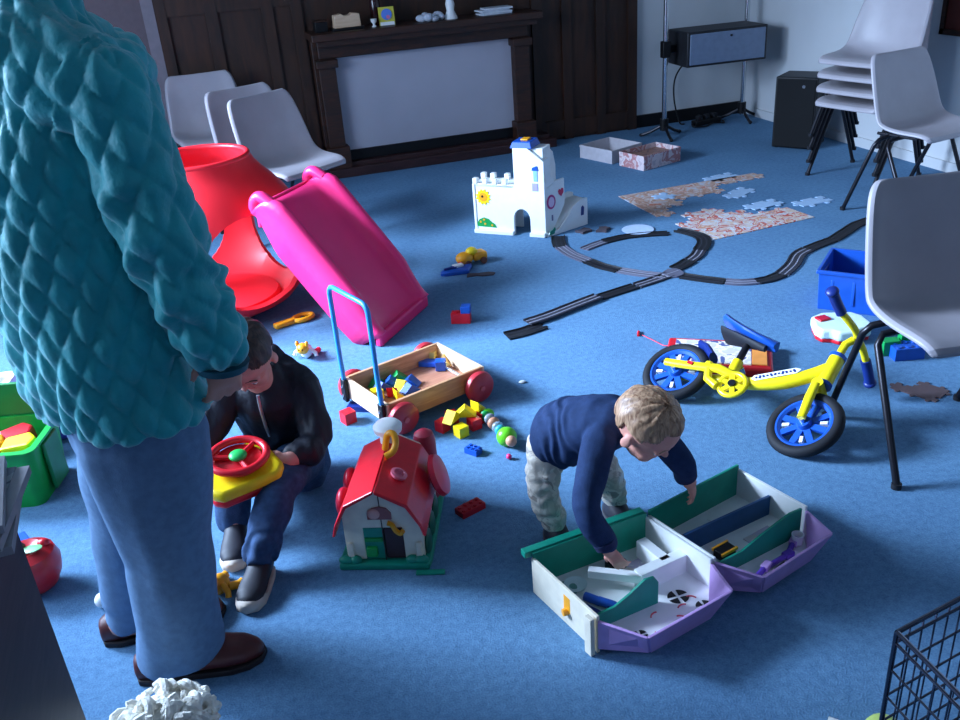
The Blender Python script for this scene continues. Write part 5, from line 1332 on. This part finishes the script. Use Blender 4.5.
MB().box((-.062, .066, .022), (.05, .03, .012)).build('white_label', WHITE_PL, t, bevel=.002)

# --- adult standing at the left in a quilted teal jacket
def adult():
    t = thing('person', 'person standing in a quilted teal jacket, light blue trousers and brown shoes', 'person', (0, 0, 0), 0)
    sN, sF = Vector((-.125, 1.595, 1.285)), Vector((-.13, 1.955, 1.285))
    eN, eF = Vector((-.090, 1.560, 1.04)), Vector((-.14, 1.985, 1.04)); wN, wF = Vector((-.045, 1.575, .848)), Vector((-.13, 1.965, .85))
    cx = [(.60, -.245), (.75, -.25), (.9, -.255), (1.05, -.265), (1.2, -.265), (1.3, -.235), (1.38, -.19)]
    hN, hF = Vector((-.235, 1.70, .72)), Vector((-.26, 1.87, .72)); kN, kF = Vector((-.225, 1.70, .38)), Vector((-.30, 1.88, .38)); aN, aF = Vector((-.29, 1.715, .07)), Vector((-.385, 1.875, .07))
    def torso(mb, kx, ky, z0, z1, prof):
        ca, sa = math.cos(R(36)), math.sin(R(36))
        body_rings(mb, [((x, 1.775, z), (rx*kx*ca*.97, rx*kx*sa*.97, 0), (-ry*ky*sa, ry*ky*ca, 0)) for z, x, rx, ry in prof if z0 <= z <= z1], 40)
    prof = [(.668, -.245, .158, .215), (.69, -.245, .160, .218), (.75, -.250, .163, .215), (.9, -.256, .166, .208), (1.05, -.268, .168, .205), (1.18, -.265, .160, .205), (1.27, -.240, .140, .195), (1.335, -.228, .115, .165), (1.385, -.232, .095, .12), (1.43, -.235, .078, .09)]
    b = MB(); torso(b, .8, .8, 0, 2, prof)
    hd = Vector((-.145, 1.78, 1.565)); limb(b, [(-.225, 1.775, 1.36), (-.19, 1.778, 1.47), hd], [.058, .055, .05])
    limb(b, [sN, eN, wN], [.050, .042, .030]); limb(b, [sF, eF, wF], [.050, .042, .030])
    limb(b, [hN, kN, aN], [.075, .050, .036]); limb(b, [hF, kF, aF], [.082, .058, .042])
    for a in (aN, aF): limb(b, [a+Vector((-.02, 0, -.02)), a+Vector((.12, 0, -.04))], [.036, .030])
    fh, uh = (.80, .05, -.55), (.5, 0, .85)
    C, M = head(b, hd, fh, uh, .225, False)
    hand(b, wN+Vector((.005, .01, -.02)), Vector((-.05, .10, -1)), Vector((.35, -1, 0)), .165, 32, 1)
    hand(b, wF, Vector((.05, -.05, -1)), Vector((.35, 1, 0)), .165, 32, -1)
    blob('body', b, mat('skin_three', (196, 140, 122), .55, var=.08, scale=12), t, .0055, 2)
    face_bits(C, M, .225, t, mat('grey_brow', (120, 115, 112), .7))
    hair(C, M, .225, t, hair_mat('grey_hair', (140, 138, 140), (215, 213, 215)), 1.7, (.355, .45, .41), .03, .66, -.38, 8, .02)
    # quilted jacket
    QM = mat('quilted_teal', (30, 158, 164), .55, .35, var=.12, scale=10, bump=.35, bscale=45, sheen=.3)
    j = MB(); torso(j, 1, 1, 0, 2, prof)
    limb(j, [sN+Vector((-.01, .03, .0)), sN, eN, wN+Vector((0, 0, .0))], [.070, .072, .068, .058], 24); limb(j, [sF+Vector((-.01, -.03, .0)), sF, eF, wF], [.070, .070, .066, .056], 24)
    limb(j, [(-.235, 1.70, 1.345), (-.185, 1.645, 1.315), sN], [.092, .086, .074], 24); limb(j, [(-.235, 1.85, 1.345), (-.185, 1.91, 1.315), sF], [.09, .082, .072], 24)
    limb(j, [(-.30, 1.78, 1.30), (-.33, 1.78, 1.15)], [.10, .11], 24)
    # collar
    body_rings(j, [((-.232, 1.775, 1.36), (.095, 0, 0), (0, .11, 0)), ((-.225, 1.775, 1.45), (.080, 0, .02), (0, .086, 0)), ((-.222, 1.775, 1.47), (.074, 0, .02), (0, .08, 0))], 24)
    def quilt(u, v, pu, pv):
        a, b_ = (u/pu+v/pv), (u/pu-v/pv)
        return (abs(math.sin(PI*a))**.5)*(abs(math.sin(PI*b_))**.5)
    def jd(p, n):
        dn_, tn = seg_dist(p, sN, eN); dn2, tn2 = seg_dist(p, eN, wN); arm = min(dn_, dn2)
        df_, _ = seg_dist(p, sF, eF); df2, _ = seg_dist(p, eF, wF)
        w = Vector((noise.noise(p*7), noise.noise(p*7+Vector((5, 0, 0))), noise.noise(p*7+Vector((0, 9, 0)))))*.010
        q = p+w
        if arm < .088 and p.y < 1.655:
            c = sN.lerp(eN, tn) if dn_ < dn2 else eN.lerp(wN, tn2)
            ang = math.atan2(q.y-c.y, q.x-c.x); u, v = ang*.068, q.z
            wr = .010*math.sin(p.z*62+9*noise.noise(p*6))*max(0, 1-abs(p.z-1.02)/.22)
        elif min(df_, df2) < .085 and p.y > 1.92:
            u, v = math.atan2(q.y-1.99, q.x+.05)*.068, q.z; wr = 0
        else:
            ang = math.atan2((q.y-1.775)/.21, (q.x+.25)/.165); u, v = ang*.19, q.z
            wr = .014*noise.noise(Vector((p.x*7, p.y*7, p.z*3+2)))
        return .0125*quilt(u, v, .068, .102)-.006+wr+fold(p, 16, .009, 3)+fold(p, 42, .004, 8)
    blob('jacket', j, QM, t, .0055, 3, jd)
    MB().tube([wN+Vector((.003, .004, -.062)), wN+Vector((.004, .004, -.048))], [.046, .05], 20).build('cuff', mat('cuff_teal', (10, 80, 96), .6), t)
    # trousers
    TR = mat('light_blue_trousers', (98, 128, 160), .8, .2, var=.1, scale=50, bump=.15, bscale=400)
    q = MB(); body_rings(q, [((-.245, 1.78, .60), (.120, 0, 0), (0, .165, 0)), ((-.245, 1.78, .70), (.130, 0, 0), (0, .175, 0)), ((-.25, 1.78, .78), (.12, 0, 0), (0, .16, 0))])
    def leg(pts):
        body_rings(q, [((x, y, z), (rx, 0, 0), (0, ry, 0)) for z, x, y, rx, ry in pts], 28)
    leg([(.045, -.275, 1.712, .090, .075), (.055, -.273, 1.710, .092, .078), (.15, -.258, 1.706, .088, .078), (.33, -.232, 1.702, .088, .080), (.5, -.225, 1.698, .112, .090), (.62, -.222, 1.70, .128, .095), (.72, -.23, 1.72, .12, .09)])
    leg([(.050, -.375, 1.882, .060, .066), (.062, -.372, 1.882, .062, .068), (.15, -.36, 1.88, .068, .070), (.33, -.325, 1.875, .085, .08), (.5, -.29, 1.87, .105, .085), (.62, -.262, 1.865, .120, .09), (.72, -.25, 1.85, .12, .09)])
    blob('trousers', q, TR, t, .006, 4, lambda p, n: .010*noise.noise(Vector((p.x*14, p.y*14, p.z*3.2)))+.008*noise.noise(Vector((p.x*9+p.z*7, p.y*9, p.z*4)))+.006*math.sin(p.z*60+6*noise.noise(p*9))*max(0, 1-p.z/.16))
    LE = mat('brown_leather', (84, 34, 32), .42, .5, var=.12, scale=30)
    for a, hx_, yy, an in ((aN, -.372, 1.722, -6), (aF, -.455, 1.882, 0)):
        s = MB(); M = T(hx_, yy, 0) @ RZ(an)
        prof_s = [(.0, .026, .030, .028), (.03, .036, .040, .036), (.09, .040, .040, .040), (.15, .046, .034, .034), (.20, .050, .028, .028), (.245, .044, .024, .023), (.275, .026, .018, .017), (.284, .012, .012, .013)]
        rg = []
        for x, w_, h_, zc in prof_s:
            rg.append([M @ Vector((x, w_*math.cos(2*PI*k/20), max(.008, zc+.006+h_*math.sin(2*PI*k/20)))) for k in range(20)])
        s.loft(rg)
        sh = blob('shoe', s, LE, t, .005, 3)
        out = [(-.004, 0), (.004, .026), (.04, .040), (.10, .038), (.16, .046), (.21, .052), (.25, .046), (.28, .028), (.290, 0), (.28, -.028), (.25, -.046), (.21, -.052), (.16, -.046), (.10, -.038), (.04, -.040), (.004, -.026)]
        MB().prism(out, 0, .016, M).build('sole', mat('dark_sole', (28, 20, 24), .7), sh, bevel=.003)
    return t
adult()
